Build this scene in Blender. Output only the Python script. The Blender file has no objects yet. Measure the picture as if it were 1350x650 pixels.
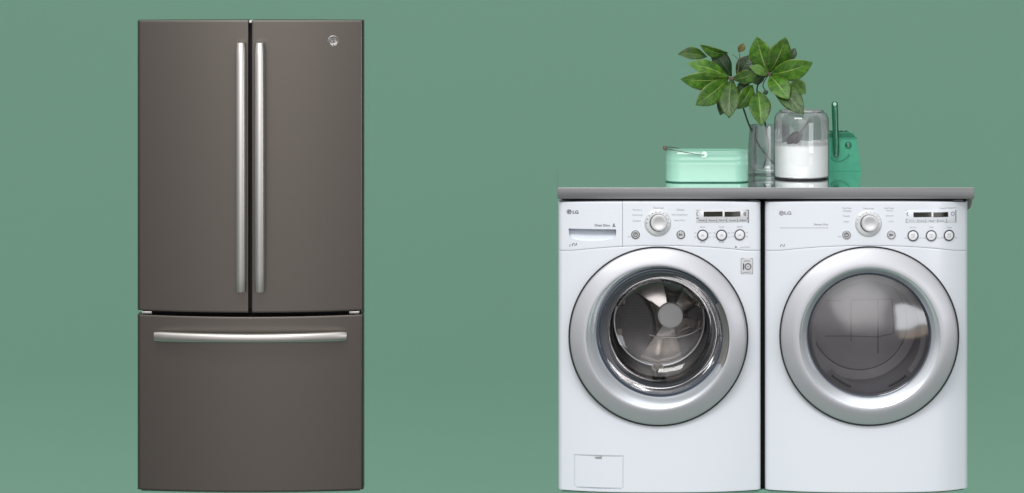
import bpy, bmesh, math, random
from mathutils import Vector, Matrix
random.seed(4)
R = math.radians
scn = bpy.context.scene
COL = scn.collection
D = 12.0            # camera to the plane of the appliance fronts, metres
CAMZ = 2.1
HZ = -190.0         # horizon row of the photograph's pixel grid
K = 400.0           # pixels per metre at that plane

def P(px, py, Y):
    s = (D + Y) / D
    return Vector(((px - 675) / K * s, Y, CAMZ - (py - HZ) / K * s))
def PX(px, Y): return (px - 675) / K * (D + Y) / D
def PZ(py, Y): return CAMZ - (py - HZ) / K * (D + Y) / D

# ------------------------------------------------------------------ materials
def new_mat(name):
    m = bpy.data.materials.new(name); m.use_nodes = True
    nt = m.node_tree; b = nt.nodes['Principled BSDF']
    return m, nt, b
def mat(name, col, rough=.5, metal=0., var=0., bump=0., scale=60., stretch=(1, 1, 1), coat=0., spec=.5, rvar=0., trans=0., sss=0.):
    m, nt, b = new_mat(name)
    b.inputs['Base Color'].default_value = (*col, 1)
    b.inputs['Roughness'].default_value = rough
    b.inputs['Metallic'].default_value = metal
    b.inputs['Coat Weight'].default_value = coat
    b.inputs['Coat Roughness'].default_value = .08
    b.inputs['Specular IOR Level'].default_value = spec
    b.inputs['Transmission Weight'].default_value = trans
    if sss:
        b.inputs['Subsurface Weight'].default_value = sss
        b.inputs['Subsurface Radius'].default_value = (.01, .01, .01)
    if var or bump or rvar:
        tc = nt.nodes.new('ShaderNodeTexCoord'); mp = nt.nodes.new('ShaderNodeMapping')
        mp.inputs['Scale'].default_value = stretch
        nz = nt.nodes.new('ShaderNodeTexNoise'); nz.inputs['Scale'].default_value = scale
        nz.inputs['Detail'].default_value = 4
        nt.links.new(tc.outputs['Object'], mp.inputs['Vector']); nt.links.new(mp.outputs[0], nz.inputs['Vector'])
        if var:
            mr = nt.nodes.new('ShaderNodeMapRange'); mr.inputs['From Min'].default_value = .25; mr.inputs['From Max'].default_value = .75
            mr.inputs['To Min'].default_value = 1 - var; mr.inputs['To Max'].default_value = 1 + var
            mx = nt.nodes.new('ShaderNodeVectorMath'); mx.operation = 'SCALE'
            mx.inputs[0].default_value = col
            nt.links.new(nz.outputs['Fac'], mr.inputs['Value']); nt.links.new(mr.outputs[0], mx.inputs['Scale'])
            nt.links.new(mx.outputs[0], b.inputs['Base Color'])
        if rvar:
            mr = nt.nodes.new('ShaderNodeMapRange'); mr.inputs['From Min'].default_value = .3; mr.inputs['From Max'].default_value = .7
            mr.inputs['To Min'].default_value = rough - rvar; mr.inputs['To Max'].default_value = rough + rvar
            nt.links.new(nz.outputs['Fac'], mr.inputs['Value']); nt.links.new(mr.outputs[0], b.inputs['Roughness'])
        if bump:
            bp = nt.nodes.new('ShaderNodeBump'); bp.inputs['Strength'].default_value = bump; bp.inputs['Distance'].default_value = .001
            nt.links.new(nz.outputs['Fac'], bp.inputs['Height']); nt.links.new(bp.outputs[0], b.inputs['Normal'])
    return m
def glass(name, tint, refl=.06, power=.3, body=0., body_col=(.5, .5, .5), rough=.02, above=None, edge=0.):
    """thin clear sheet: transparent + grazing gloss + a share of painted grey haze"""
    m = bpy.data.materials.new(name); m.use_nodes = True
    nt = m.node_tree; nt.nodes.clear(); N = nt.nodes.new
    out = N('ShaderNodeOutputMaterial'); tr = N('ShaderNodeBsdfTransparent'); tr.inputs[0].default_value = (*tint, 1)
    gl = N('ShaderNodeBsdfGlossy'); gl.inputs['Color'].default_value = (1, 1, 1, 1); gl.inputs['Roughness'].default_value = rough
    lw = N('ShaderNodeLayerWeight'); lw.inputs['Blend'].default_value = power
    mr = N('ShaderNodeMapRange'); mr.inputs['To Min'].default_value = refl; mr.inputs['To Max'].default_value = .75
    nt.links.new(lw.outputs['Fresnel'], mr.inputs['Value'])
    base = tr.outputs[0]
    if body:
        df = N('ShaderNodeBsdfDiffuse'); df.inputs[0].default_value = (*body_col, 1)
        tl = N('ShaderNodeBsdfTranslucent'); tl.inputs[0].default_value = (*body_col, 1)
        mxb = N('ShaderNodeMixShader'); mxb.inputs[0].default_value = .45
        nt.links.new(df.outputs[0], mxb.inputs[1]); nt.links.new(tl.outputs[0], mxb.inputs[2])
        tc = N('ShaderNodeTexCoord'); mp = N('ShaderNodeMapping'); mp.inputs['Scale'].default_value = (60, 60, 5)
        nz = N('ShaderNodeTexNoise'); nz.inputs['Scale'].default_value = 1.2; nz.inputs['Detail'].default_value = 3
        nt.links.new(tc.outputs['Object'], mp.inputs[0]); nt.links.new(mp.outputs[0], nz.inputs['Vector'])
        m2 = N('ShaderNodeMapRange'); m2.inputs['From Min'].default_value = .3; m2.inputs['From Max'].default_value = .7
        m2.inputs['To Min'].default_value = body * .55; m2.inputs['To Max'].default_value = min(1, body * 1.45)
        nt.links.new(nz.outputs['Fac'], m2.inputs['Value'])
        fac = m2.outputs[0]
        if above:       # grey see-through haze is painted in above the fill line only (object space height)
            sx = N('ShaderNodeSeparateXYZ'); nt.links.new(tc.outputs['Object'], sx.inputs[0])
            m3 = N('ShaderNodeMapRange'); m3.inputs['From Min'].default_value = above[0]; m3.inputs['From Max'].default_value = above[1]
            nt.links.new(sx.outputs[2], m3.inputs['Value'])
            mu = N('ShaderNodeMath'); mu.operation = 'MULTIPLY'; nt.links.new(m2.outputs[0], mu.inputs[0]); nt.links.new(m3.outputs[0], mu.inputs[1]); fac = mu.outputs[0]
        mb = N('ShaderNodeMixShader'); nt.links.new(fac, mb.inputs[0])
        nt.links.new(tr.outputs[0], mb.inputs[1]); nt.links.new(mxb.outputs[0], mb.inputs[2]); base = mb.outputs[0]
    if edge:        # thick walls seen edge-on read dark
        e1 = N('ShaderNodeMapRange'); e1.inputs['From Min'].default_value = .62; e1.inputs['From Max'].default_value = .97; e1.inputs['To Max'].default_value = edge
        nt.links.new(lw.outputs['Facing'], e1.inputs['Value'])
        lw2 = N('ShaderNodeLayerWeight'); lw2.inputs['Blend'].default_value = .5; nt.links.new(lw2.outputs['Facing'], e1.inputs['Value'])
        dk = N('ShaderNodeBsdfDiffuse'); dk.inputs[0].default_value = (.06, .062, .066, 1)
        me_ = N('ShaderNodeMixShader'); nt.links.new(e1.outputs[0], me_.inputs[0]); nt.links.new(base, me_.inputs[1]); nt.links.new(dk.outputs[0], me_.inputs[2]); base = me_.outputs[0]
    mix = N('ShaderNodeMixShader')
    nt.links.new(mr.outputs[0], mix.inputs[0]); nt.links.new(base, mix.inputs[1]); nt.links.new(gl.outputs[0], mix.inputs[2])
    nt.links.new(mix.outputs[0], out.inputs[0])
    return m

M = {}
M['wall'] = mat('backdrop paint', (.183, .336, .252), 1., spec=0.)
M['slate'] = mat('slate steel', (.143, .129, .114), .31, .90, var=.03, scale=900, stretch=(1, 1, .15))
M['slate_dark'] = mat('slate cabinet', (.05, .045, .04), .6)
M['gasket'] = mat('black rubber', (.008, .008, .008), .6)
M['steel'] = mat('brushed steel', (.70, .685, .65), .36, 1., var=.03, scale=90, stretch=(1, 1, .03))
M['steel_h'] = mat('brushed steel bar', (.56, .545, .515), .36, 1., var=.04, scale=90, stretch=(.03, 1, 1))
M['hinge'] = mat('hinge metal', (.5, .49, .47), .35, .9)
M['white'] = mat('white enamel', (.725, .765, .815), .30, 0., coat=.35)
M['cabinet'] = mat('white cabinet sheet', (.45, .46, .48), .5)
M['dark'] = mat('gap shade black', (.004, .004, .004), .8, spec=.1)
M['silver'] = mat('silver paint', (.50, .51, .535), .40, .5, rvar=.03, scale=20)
M['chrome'] = mat('satin chrome', (.74, .78, .82), .24, .6, coat=.3)
M['chrome_dark'] = mat('blue black glass rim', (.06, .075, .10), .15, .3, coat=.6)
M['rubber'] = mat('grey door boot', (.10, .105, .115), .35)
M['hub'] = mat('grey hub cap', (.64, .61, .56), .45, .1)
M['ink'] = mat('dark grey print', (.06, .06, .07), .6)
M['ink_soft'] = mat('pale grey print', (.34, .34, .37), .6)
M['logo_grey'] = mat('grey print', (.22, .22, .24), .5)
M['button'] = mat('white button', (.78, .79, .81), .3, coat=.3)
M['ring'] = mat('dark button ring', (.09, .09, .10), .3, .6)
M['dial'] = mat('pale silver dial', (.64, .65, .65), .26, .45)
M['bezel'] = mat('dial collar', (.62, .64, .65), .3, .25)
M['screen'] = mat('olive display', (.018, .018, .010), .12, coat=.5, var=.6, scale=120)
M['panel_grey'] = mat('pale display plate', (.62, .63, .65), .35)
M['line'] = mat('seam grey', (.30, .31, .33), .5)
M['counter_top'] = mat('polished counter', (.93, .945, .94), .06, 1., rvar=.012, scale=14)
M['counter_edge'] = mat('brushed counter edge', (.190, .194, .198), .42, .5, var=.12, scale=60, stretch=(.04, 1, 3))
M['cleat'] = mat('dark wood cleat', (.035, .03, .022), .6, var=.3, scale=30)
M['bracket'] = mat('brown grey bracket', (.11, .105, .085), .6, var=.2, scale=20)
M['mint'] = mat('mint enamel', (.26, .52, .405), .30, coat=.9, var=.02, scale=8)
M['mint_dark'] = mat('dark mint rim', (.02, .13, .09), .5)  # dark green of the foot rim
M['mint_white'] = mat('pale ear', (.62, .88, .76), .3)
M['wire'] = mat('grey wire', (.07, .068, .065), .4, .8)
M['wood'] = mat('brown wood grip', (.13, .085, .065), .55, var=.3, scale=80)
M['powder'] = mat('white powder', (.88, .92, .90), .9, var=.05, bump=1., scale=420)
M['metal'] = mat('scoop steel', (.06, .055, .048), .35, .6)
M['green'] = mat('green plastic', (.050, .275, .172), .5, var=.10, scale=40, spec=.2)
M['green_dark'] = mat('deep green plastic', (.008, .135, .065), .22, coat=.4, trans=.25, var=.1, scale=40)
M['green_rib'] = mat('green plastic rib', (.022, .19, .11), .4, spec=.3)
M['bristle'] = mat('green bristle', (.02, .12, .07), .5)
M['stem'] = mat('brown twig', (.11, .075, .05), .7, var=.35, bump=.6, scale=150)
M['stem_dark'] = mat('dark twig', (.03, .025, .022), .7)
M['glass_clear'] = glass('washer window', (.93, .96, 1.), .035, .25)
M['glass_dark'] = glass('dryer window', (.68, .67, .68), .085, .28, rough=.10)
M['jar_glass'] = glass('grey haze jar glass', (.95, .95, .96), .04, .28, body=.34, body_col=(.32, .32, .34), edge=.75, above=(PZ(194.5, .24), PZ(191.5, .24)))  # grey of the background behind is painted into the glass
M['vase_glass'] = glass('vase glass', (.90, .92, .93), .05, .32, body=.12, body_col=(.5, .5, .52), edge=.5)
def wavy(m, scale, strength):
    nt = m.node_tree; g = [n for n in nt.nodes if n.type == 'BSDF_GLOSSY'][0]
    tc = nt.nodes.new('ShaderNodeTexCoord'); nz = nt.nodes.new('ShaderNodeTexNoise'); nz.inputs['Scale'].default_value = scale; nz.inputs['Detail'].default_value = 0; nz.inputs['Distortion'].default_value = .3
    bp = nt.nodes.new('ShaderNodeBump'); bp.inputs['Distance'].default_value = .004; bp.inputs['Strength'].default_value = strength
    nt.links.new(tc.outputs['Object'], nz.inputs['Vector']); nt.links.new(nz.outputs['Fac'], bp.inputs['Height']); nt.links.new(bp.outputs[0], g.inputs['Normal'])
wavy(M['glass_dark'], 11, .62); wavy(M['glass_clear'], 9, .25)
M['jar_foot'] = mat('black jar foot', (.01, .01, .012), .25)

def drum_mat(name, col):
    m, nt, b = new_mat(name)
    b.inputs['Base Color'].default_value = (.50, .48, .45, 1); b.inputs['Metallic'].default_value = 1; b.inputs['Roughness'].default_value = .26
    uv = nt.nodes.new('ShaderNodeUVMap')
    mp = nt.nodes.new('ShaderNodeMapping'); mp.inputs['Scale'].default_value = (1, 1, 1)
    vo = nt.nodes.new('ShaderNodeTexVoronoi'); vo.inputs['Scale'].default_value = 1.; vo.inputs['Randomness'].default_value = .05
    vo.voronoi_dimensions = '2D'
    rp = nt.nodes.new('ShaderNodeValToRGB'); rp.color_ramp.elements[0].position = .22; rp.color_ramp.elements[1].position = .34
    rp.color_ramp.elements[0].color = (.02, .02, .02, 1); rp.color_ramp.elements[1].color = (*col, 1)
    nt.links.new(uv.outputs[0], mp.inputs[0]); nt.links.new(mp.outputs[0], vo.inputs['Vector'])
    nt.links.new(vo.outputs['Distance'], rp.inputs[0]); nt.links.new(rp.outputs[0], b.inputs['Base Color'])
    bp = nt.nodes.new('ShaderNodeBump'); bp.inputs['Distance'].default_value = .002; bp.inputs['Strength'].default_value = .6
    nt.links.new(vo.outputs['Distance'], bp.inputs['Height']); nt.links.new(bp.outputs[0], b.inputs['Normal'])
    return m
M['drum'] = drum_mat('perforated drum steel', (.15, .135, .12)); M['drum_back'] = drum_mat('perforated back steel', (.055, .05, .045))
M['drum_smooth'] = mat('smooth drum steel', (.50, .45, .40), .22, 1., rvar=.05, scale=8)
M['dryer_in'] = mat('dryer drum paint', (.44, .44, .455), .5, .2, var=.1, scale=10)
M['dryer_line'] = mat('dryer reflection line', (.20, .20, .205), .5)
M['slot'] = mat('dark slot', (.03, .03, .03), .6)

def leaf_mat(name, c0, c1, vein):
    m, nt, b = new_mat(name); N = nt.nodes.new; L = nt.links.new
    uv = N('ShaderNodeUVMap'); sp = N('ShaderNodeSeparateXYZ'); L(uv.outputs[0], sp.inputs[0])
    ab = N('ShaderNodeMath'); ab.operation = 'ABSOLUTE'; L(sp.outputs[0], ab.inputs[0])      # |across|
    # side veins: stripes of along - 0.6*|across|
    a = N('ShaderNodeMath'); a.operation = 'MULTIPLY_ADD'; a.inputs[1].default_value = -.22; L(ab.outputs[0], a.inputs[0]); L(sp.outputs[1], a.inputs[2])
    w = N('ShaderNodeMath'); w.operation = 'MULTIPLY'; w.inputs[1].default_value = 62.; L(a.outputs[0], w.inputs[0])
    sn = N('ShaderNodeMath'); sn.operation = 'SINE'; L(w.outputs[0], sn.inputs[0])
    pw = N('ShaderNodeMapRange'); pw.inputs['From Min'].default_value = .72; pw.inputs['From Max'].default_value = 1.; pw.inputs['To Max'].default_value = .055; L(sn.outputs[0], pw.inputs['Value'])
    mid = N('ShaderNodeMapRange'); mid.inputs['From Min'].default_value = .022; mid.inputs['From Max'].default_value = .060; mid.inputs['To Min'].default_value = .7; mid.inputs['To Max'].default_value = 0.; L(ab.outputs[0], mid.inputs['Value'])
    fade = N('ShaderNodeMapRange'); fade.inputs['From Min'].default_value = .55; fade.inputs['From Max'].default_value = 1.; fade.inputs['To Min'].default_value = 1.; fade.inputs['To Max'].default_value = .1; L(sp.outputs[1], fade.inputs['Value'])
    mm = N('ShaderNodeMath'); mm.operation = 'MULTIPLY'; L(mid.outputs[0], mm.inputs[0]); L(fade.outputs[0], mm.inputs[1])
    mxv = N('ShaderNodeMath'); mxv.operation = 'MAXIMUM'; L(mm.outputs[0], mxv.inputs[0]); L(pw.outputs[0], mxv.inputs[1])
    tc = N('ShaderNodeTexCoord'); nz = N('ShaderNodeTexNoise'); nz.inputs['Scale'].default_value = 55; nz.inputs['Detail'].default_value = 5; L(tc.outputs['Object'], nz.inputs['Vector'])
    rp = N('ShaderNodeValToRGB'); rp.color_ramp.elements[0].position = .35; rp.color_ramp.elements[1].position = .68
    rp.color_ramp.elements[0].color = (*c0, 1); rp.color_ramp.elements[1].color = (*c1, 1); L(nz.outputs['Fac'], rp.inputs[0])
    edge = N('ShaderNodeMapRange'); edge.inputs['From Min'].default_value = .9; edge.inputs['From Max'].default_value = 1.; edge.inputs['To Max'].default_value = .55; L(ab.outputs[0], edge.inputs['Value'])
    me = N('ShaderNodeMix'); me.data_type = 'RGBA'; me.inputs['B'].default_value = (.17, .17, .045, 1); L(edge.outputs[0], me.inputs['Factor']); L(rp.outputs[0], me.inputs['A'])
    mv = N('ShaderNodeMix'); mv.data_type = 'RGBA'; mv.inputs['B'].default_value = (*vein, 1); L(mxv.outputs[0], mv.inputs['Factor']); L(me.outputs['Result'], mv.inputs['A'])
    oi = N('ShaderNodeObjectInfo'); vr = N('ShaderNodeMapRange'); vr.inputs['To Min'].default_value = .62; vr.inputs['To Max'].default_value = 1.25; L(oi.outputs['Random'], vr.inputs['Value'])
    hs = N('ShaderNodeHueSaturation'); L(vr.outputs[0], hs.inputs['Value']); L(mv.outputs['Result'], hs.inputs['Color'])
    L(hs.outputs[0], b.inputs['Base Color'])
    b.inputs['Roughness'].default_value = .40; b.inputs['Specular IOR Level'].default_value = .4
    bp = N('ShaderNodeBump'); bp.inputs['Distance'].default_value = .0008; bp.inputs['Strength'].default_value = .22
    b.inputs['Coat Weight'].default_value = .0; b.inputs['Coat Roughness'].default_value = .22
    L(sn.outputs[0], bp.inputs['Height']); L(bp.outputs[0], b.inputs['Normal'])
    return m
M['leaf'] = leaf_mat('magnolia leaf', (.020, .074, .006), (.066, .172, .011), (.27, .37, .10))
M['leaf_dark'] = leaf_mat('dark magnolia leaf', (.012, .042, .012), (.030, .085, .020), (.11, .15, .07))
M['leaf_light'] = leaf_mat('young magnolia leaf', (.085, .20, .04), (.16, .32, .08), (.40, .50, .20))
M['leaf_bud'] = mat('bronze bud leaf', (.14, .13, .045), .5, var=.3, scale=90)

# ------------------------------------------------------------------ objects
def finish(name, bm, m, parent=None, ang=35, smooth=True, bevel=0., segs=2, cutters=()):
    me = bpy.data.meshes.new(name)
    bmesh.ops.recalc_face_normals(bm, faces=bm.faces)
    bm.to_mesh(me); bm.free()
    for mm in (m if isinstance(m, (list, tuple)) else [m]): me.materials.append(mm)
    o = bpy.data.objects.new(name, me); COL.objects.link(o)
    if bevel:
        b = o.modifiers.new('edge', 'BEVEL'); b.width = bevel; b.segments = segs; b.limit_method = 'ANGLE'; b.angle_limit = R(40)
    for c in cutters:
        b = o.modifiers.new('cut', 'BOOLEAN'); b.object = c; b.operation = 'DIFFERENCE'; b.solver = 'EXACT'
    if bevel or cutters:
        dg = bpy.context.evaluated_depsgraph_get()
        nm = bpy.data.meshes.new_from_object(o.evaluated_get(dg)); o.modifiers.clear()
        o.data = nm; bpy.data.meshes.remove(me); nm.name = name; me = nm
        for c in cutters: bpy.data.objects.remove(c)
    if smooth:
        for p in me.polygons: p.use_smooth = True
        me.set_sharp_from_angle(angle=R(ang))
    if parent:
        o.parent = parent
        o.matrix_parent_inverse = parent.matrix_world.inverted() if parent.type == 'EMPTY' else Matrix.Identity(4)
    return o
def thing(name, label, cat, loc):
    o = bpy.data.objects.new(name, None); COL.objects.link(o); o.location = loc; o.empty_display_size = .05
    bpy.context.view_layer.update()
    o['label'] = label; o['category'] = cat
    return o
def tag(o, label, cat): o['label'] = label; o['category'] = cat; return o

def box(bm, x0, x1, y0, y1, z0, z1):
    v = [bm.verts.new((x, y, z)) for x in (x0, x1) for y in (y0, y1) for z in (z0, z1)]
    for f in ((0, 1, 3, 2), (4, 6, 7, 5), (0, 4, 5, 1), (2, 3, 7, 6), (0, 2, 6, 4), (1, 5, 7, 3)):
        bm.faces.new([v[i] for i in f])
def loft(bm, rings, cap0=False, cap1=False, closed=True):
    """rings: lists of points, same count"""
    vs = [[bm.verts.new(p) for p in r] for r in rings]
    n = len(vs[0])
    for a, b in zip(vs, vs[1:]):
        for i in range(n if closed else n - 1):
            j = (i + 1) % n
            bm.faces.new((a[i], a[j], b[j], b[i]))
    if cap0: bm.faces.new(vs[0])
    if cap1: bm.faces.new(vs[-1])
    return vs
def circ(cx, y, cz, r, n=96):
    return [(cx + r * math.cos(2 * math.pi * i / n), y, cz + r * math.sin(2 * math.pi * i / n)) for i in range(n)]
def rings_px(bm, specs, n=96, **kw):
    """specs: (cpx, cpy, rpx, Y): circles given by where they stand at their depth"""
    out = []
    for cx, cy, r, Y in specs:
        c = P(cx, cy, Y); out.append(circ(c.x, Y, c.z, r / K * (D + Y) / D, n))
    return loft(bm, out, **kw)
def rings_ax(bm, cx, cz, prof, n=96, **kw):
    return loft(bm, [circ(cx, y, cz, r, n) for r, y in prof], **kw)
def lathe_z(bm, cx, cy, prof, n=64, **kw):
    return loft(bm, [[(cx + r * math.cos(2 * math.pi * i / n), cy + r * math.sin(2 * math.pi * i / n), z) for i in range(n)] for r, z in prof], **kw)
def tube(bm, pts, rad, n=10, cap=True, sx=1., up=None):
    pts = [Vector(p) for p in pts]; rings = []
    prev = None
    for i, p in enumerate(pts):
        t = (pts[min(i + 1, len(pts) - 1)] - pts[max(i - 1, 0)]).normalized()
        ref = prev if prev is not None else (Vector(up) if up else (Vector((0, 0, 1)) if abs(t.z) < .9 else Vector((0, 1, 0))))
        a = (ref - t * ref.dot(t)).normalized(); b = t.cross(a); prev = a
        r = rad[i] if isinstance(rad, (list, tuple)) else rad
        rings.append([p + a * (r * math.cos(2 * math.pi * k / n)) + b * (r * sx * math.sin(2 * math.pi * k / n)) for k in range(n)])
    return loft(bm, rings, cap0=cap, cap1=cap)
def curve_pts(ctrl, n=8):
    """Catmull-Rom through control points"""
    c = [Vector(p) for p in ctrl]; c = [c[0] * 2 - c[1]] + c + [c[-1] * 2 - c[-2]]; out = []
    for i in range(1, len(c) - 2):
        for k in range(n):
            t = k / n; p0, p1, p2, p3 = c[i - 1:i + 3]
            out.append(.5 * ((2 * p1) + (p2 - p0) * t + (2 * p0 - 5 * p1 + 4 * p2 - p3) * t * t + (3 * p1 - p0 - 3 * p2 + p3) * t ** 3))
    out.append(c[-2]); return out
def prism(bm, poly, y0, y1):
    """poly: (x, z) outline, extruded in Y (y0 front)"""
    a = [bm.verts.new((x, y0, z)) for x, z in poly]; b = [bm.verts.new((x, y1, z)) for x, z in poly]
    bm.faces.new(a); bm.faces.new(b[::-1]); n = len(a)
    for i in range(n):
        j = (i + 1) % n; bm.faces.new((a[i], b[i], b[j], a[j]))
def rrect(x0, x1, z0, z1, r, n=5):
    out = []
    for cx, cz, a0 in ((x1 - r, z1 - r, 0), (x0 + r, z1 - r, 90), (x0 + r, z0 + r, 180), (x1 - r, z0 + r, 270)):
        for i in range(n + 1):
            a = R(a0 + 90 * i / n); out.append((cx + r * math.cos(a), cz + r * math.sin(a)))
    return out

class Front:
    """a bowed appliance front between two pixel columns"""
    def __init__(s, lpx, rpx, bow, power, y0=0., edge=.012, flank=0.):
        s.x0, s.x1 = PX(lpx, y0), PX(rpx, y0); s.c = (s.x0 + s.x1) / 2; s.hw = (s.x1 - s.x0) / 2
        s.bow, s.p, s.y0, s.edge, s.flank = bow, power, y0, edge, flank
    def y(s, x):
        u = min(1., abs(x - s.c) / s.hw)
        y = s.y0 - s.bow * (1 - u ** s.p)
        if s.flank and x > s.c:
            q = max(0., s.flank - (s.c + s.hw - x)) / s.flank; y += .030 * q * q
        e = max(0., s.hw - abs(x - s.c))
        if e < s.edge: y += s.edge - math.sqrt(max(0, s.edge ** 2 - (s.edge - e) ** 2))
        return y
    def at(s, px, py, off=0.):
        Y = s.y0 - s.bow
        for _ in range(4): Y = s.y(PX(px, Y)) + off
        return P(px, py, Y)
    def panel(s, bm, x0, x1, zb, zt, yb, n=56):
        """solid panel; zb, zt are functions of x"""
        xs = set()
        for i in range(n + 1): xs.add(round(x0 + (x1 - x0) * i / n, 6))
        for side in (-1, 1):
            ex = s.c + side * s.hw
            for k in range(1, 9):
                x = ex - side * s.edge * (1 - math.cos(R(90 * k / 8)))
                if x0 < x < x1: xs.add(round(x, 6))
        xs.add(round(x0, 6)); xs.add(round(x1, 6)); xs = sorted(xs)
        clean = [xs[0]]
        for x in xs[1:]:
            if x - clean[-1] > .0004: clean.append(x)
        rings = []
        for x in clean:
            y = s.y(x); a, b = zb(x), zt(x); m_ = .006
            zs = [a, a + m_] + [a + m_ + (b - a - 2 * m_) * q / 4 for q in (1, 2, 3)] + [b - m_, b]
            rings.append([(x, y, z) for z in zs] + [(x, yb, b), (x, yb, a)])
        loft(bm, rings, cap0=True, cap1=True)
    def drape(s, bm, off=0., verts=None):
        for v in (verts or bm.verts): v.co.y += s.y(v.co.x) + off

def text_into(bm, s, px, py, wpx, hpx, front, off=-.0007, bold=0., y=None):
    """printed letters laid on the front; wpx x hpx is the size of the line"""
    cu = bpy.data.curves.new('t', 'FONT'); cu.body = s; cu.size = 1.; cu.offset = bold; cu.resolution_u = 3
    o = bpy.data.objects.new('t', cu); COL.objects.link(o)
    dg = bpy.context.evaluated_depsgraph_get(); me = bpy.data.meshes.new_from_object(o.evaluated_get(dg))
    xs = [v.co.x for v in me.vertices]; ys = [v.co.y for v in me.vertices]
    c = front.at(px, py) if front else P(px, py, y)
    sc = (D + c.y) / D / K
    x0, x1, y0, y1 = min(xs), max(xs), min(ys), max(ys)
    vm = []
    for v in me.vertices:
        x = c.x + ((v.co.x - x0) / (x1 - x0) - .5) * wpx * sc
        z = c.z + ((v.co.y - y0) / max(1e-6, y1 - y0) - .5) * hpx * sc
        vm.append(bm.verts.new((x, (front.y(x) if front else c.y) + off, z)))
    for p in me.polygons:
        try: bm.faces.new([vm[i] for i in p.vertices])
        except ValueError: pass
    bpy.data.objects.remove(o); bpy.data.curves.remove(cu); bpy.data.meshes.remove(me)
def pxrect(bm, f, x0, x1, y0, y1, off, thick=.0006, n=8):
    """small raised plate on a bowed front, pixel bounds"""
    a = f.at(x0, y0); b = f.at(x1, y1)
    xs = [a.x + (b.x - a.x) * i / n for i in range(n + 1)]
    z1 = f.at((x0 + x1) / 2, y0).z; z0 = f.at((x0 + x1) / 2, y1).z
    loft(bm, [[(x, f.y(x) + off - thick, z0), (x, f.y(x) + off - thick, z1), (x, f.y(x) + off, z1), (x, f.y(x) + off, z0)] for x in xs], cap0=True, cap1=True)
def pxline(bm, f, pts, w, off=-.0006):
    """thin printed line through pixel points"""
    ps = [f.at(*p) for p in pts]; h = w / K / 2
    for p, q in zip(ps, ps[1:]):
        d = Vector((q.x - p.x, 0, q.z - p.z)); d.normalize(); nrm = Vector((-d.z, 0, d.x)) * h
        vs = [bm.verts.new(v) for v in (p + nrm, p - nrm, q - nrm, q + nrm)]
        for v in vs: v.co.y = f.y(v.co.x) + off
        bm.faces.new(vs)
def disc_on(bm, f, px, py, prof, n=40, dx=0):
    """turned piece on a bowed front: prof = (radius px, height m)"""
    c = f.at(px, py); sc = (D + c.y) / D / K
    rings = []
    for i, (r, h) in enumerate(prof):
        rings.append([(x, f.y(x) - h, z) for x, y, z in circ(c.x, 0, c.z, r * sc, n)])
    loft(bm, rings, cap0=True, cap1=True)
def ring_on(bm, f, px, py, r0, r1, h, n=48):
    c = f.at(px, py); sc = (D + c.y) / D / K
    rings = []
    for r, hh in ((r0, 0), (r0, h), (r1, h), (r1, 0)):
        rings.append([(x, f.y(x) - hh, z) for x, y, z in circ(c.x, 0, c.z, r * sc, n)])
    loft(bm, rings + [rings[0]]); bmesh.ops.remove_doubles(bm, verts=bm.verts, dist=1e-6)

# ------------------------------------------------------------------ the setting
bm = bmesh.new()
prof = [(7.0, 9.0), (7.0, -.6)] + [(7.0 - 1.6 * (1 - math.cos(R(a))), -.6 - 1.6 * math.sin(R(a))) for a in range(10, 91, 10)] + [(-2.0, -2.2)]
for (ya, za), (yb_, zb_) in zip(prof, prof[1:]):
    v = [bm.verts.new(p) for p in ((-14, ya, za), (14, ya, za), (14, yb_, zb_), (-14, yb_, zb_))]; bm.faces.new(v)
bmesh.ops.remove_doubles(bm, verts=bm.verts, dist=1e-5)
o = finish('backdrop', bm, M['wall'], ang=60); o['kind'] = 'structure'
def plinth(lpx, rpx, spans):
    bm = bmesh.new(); a, b = PX(lpx, 0), PX(rpx, 0); pts = []
    for p, q, bow, pw in spans:
        x0, x1 = PX(p, 0) + .012, PX(q, 0) - .012; c, h = (x0 + x1) / 2, (x1 - x0) / 2
        for i in range(25):
            x = x0 + (x1 - x0) * i / 24; pts.append((x, .003 - bow * (1 - abs((x - c) / h) ** pw)))
    pts += [(b - .07, .62), (a + .07, .62)]
    loft(bm, [[(x, y, -2.199) for x, y in pts], [(x, y, .0085) for x, y in pts]], cap0=True, cap1=True)
    o = finish('plinth_block', bm, M['wall'], smooth=False); o['kind'] = 'structure'  # plinth added instead of a floor, so no shade falls round it
plinth(181, 479.5, [(181, 479.5, .034, 2.)]); plinth(736.2, 1277.6, [(736.2, 1003, .05, 3.), (1009, 1277.6, .05, 3.)])

# ------------------------------------------------------------------ refrigerator
F = Front(181, 479.5, .034, 2., edge=.010)
fr = thing('refrigerator', 'dark slate grey french door refrigerator with brushed steel handles', 'refrigerator', (F.c, .3, 0))
zf = lambda py: PZ(py, F.y0 - F.bow)
ztop = lambda x: PZ(27, F.y(x) if abs(x - F.c) < F.hw - .02 else F.y0)
bm = bmesh.new()
box(bm, F.x0 + .024, F.x1 - .024, .10, .66, .012, PZ(27, 0) - .04)
finish('cabinet', bm, M['slate_dark'], fr, bevel=.004)
bm = bmesh.new()
box(bm, F.x0 + .012, F.x1 - .012, .074, .102, PZ(640, 0), PZ(33, 0))
finish('gasket', bm, M['gasket'], fr, smooth=False)
zdb = PZ(410.2, 0)
def mk_door(x0, x1):
    bm = bmesh.new(); F.panel(bm, x0, x1, lambda x: zdb + .004 * ((x - F.c) / F.hw) ** 2 - .004 + .0035, ztop, .072, 40)
    return finish('door', bm, M['slate'], fr, bevel=.0025, segs=3)
xl = F.at(327.3, 200).x; xr = F.at(332.3, 200).x
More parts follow.
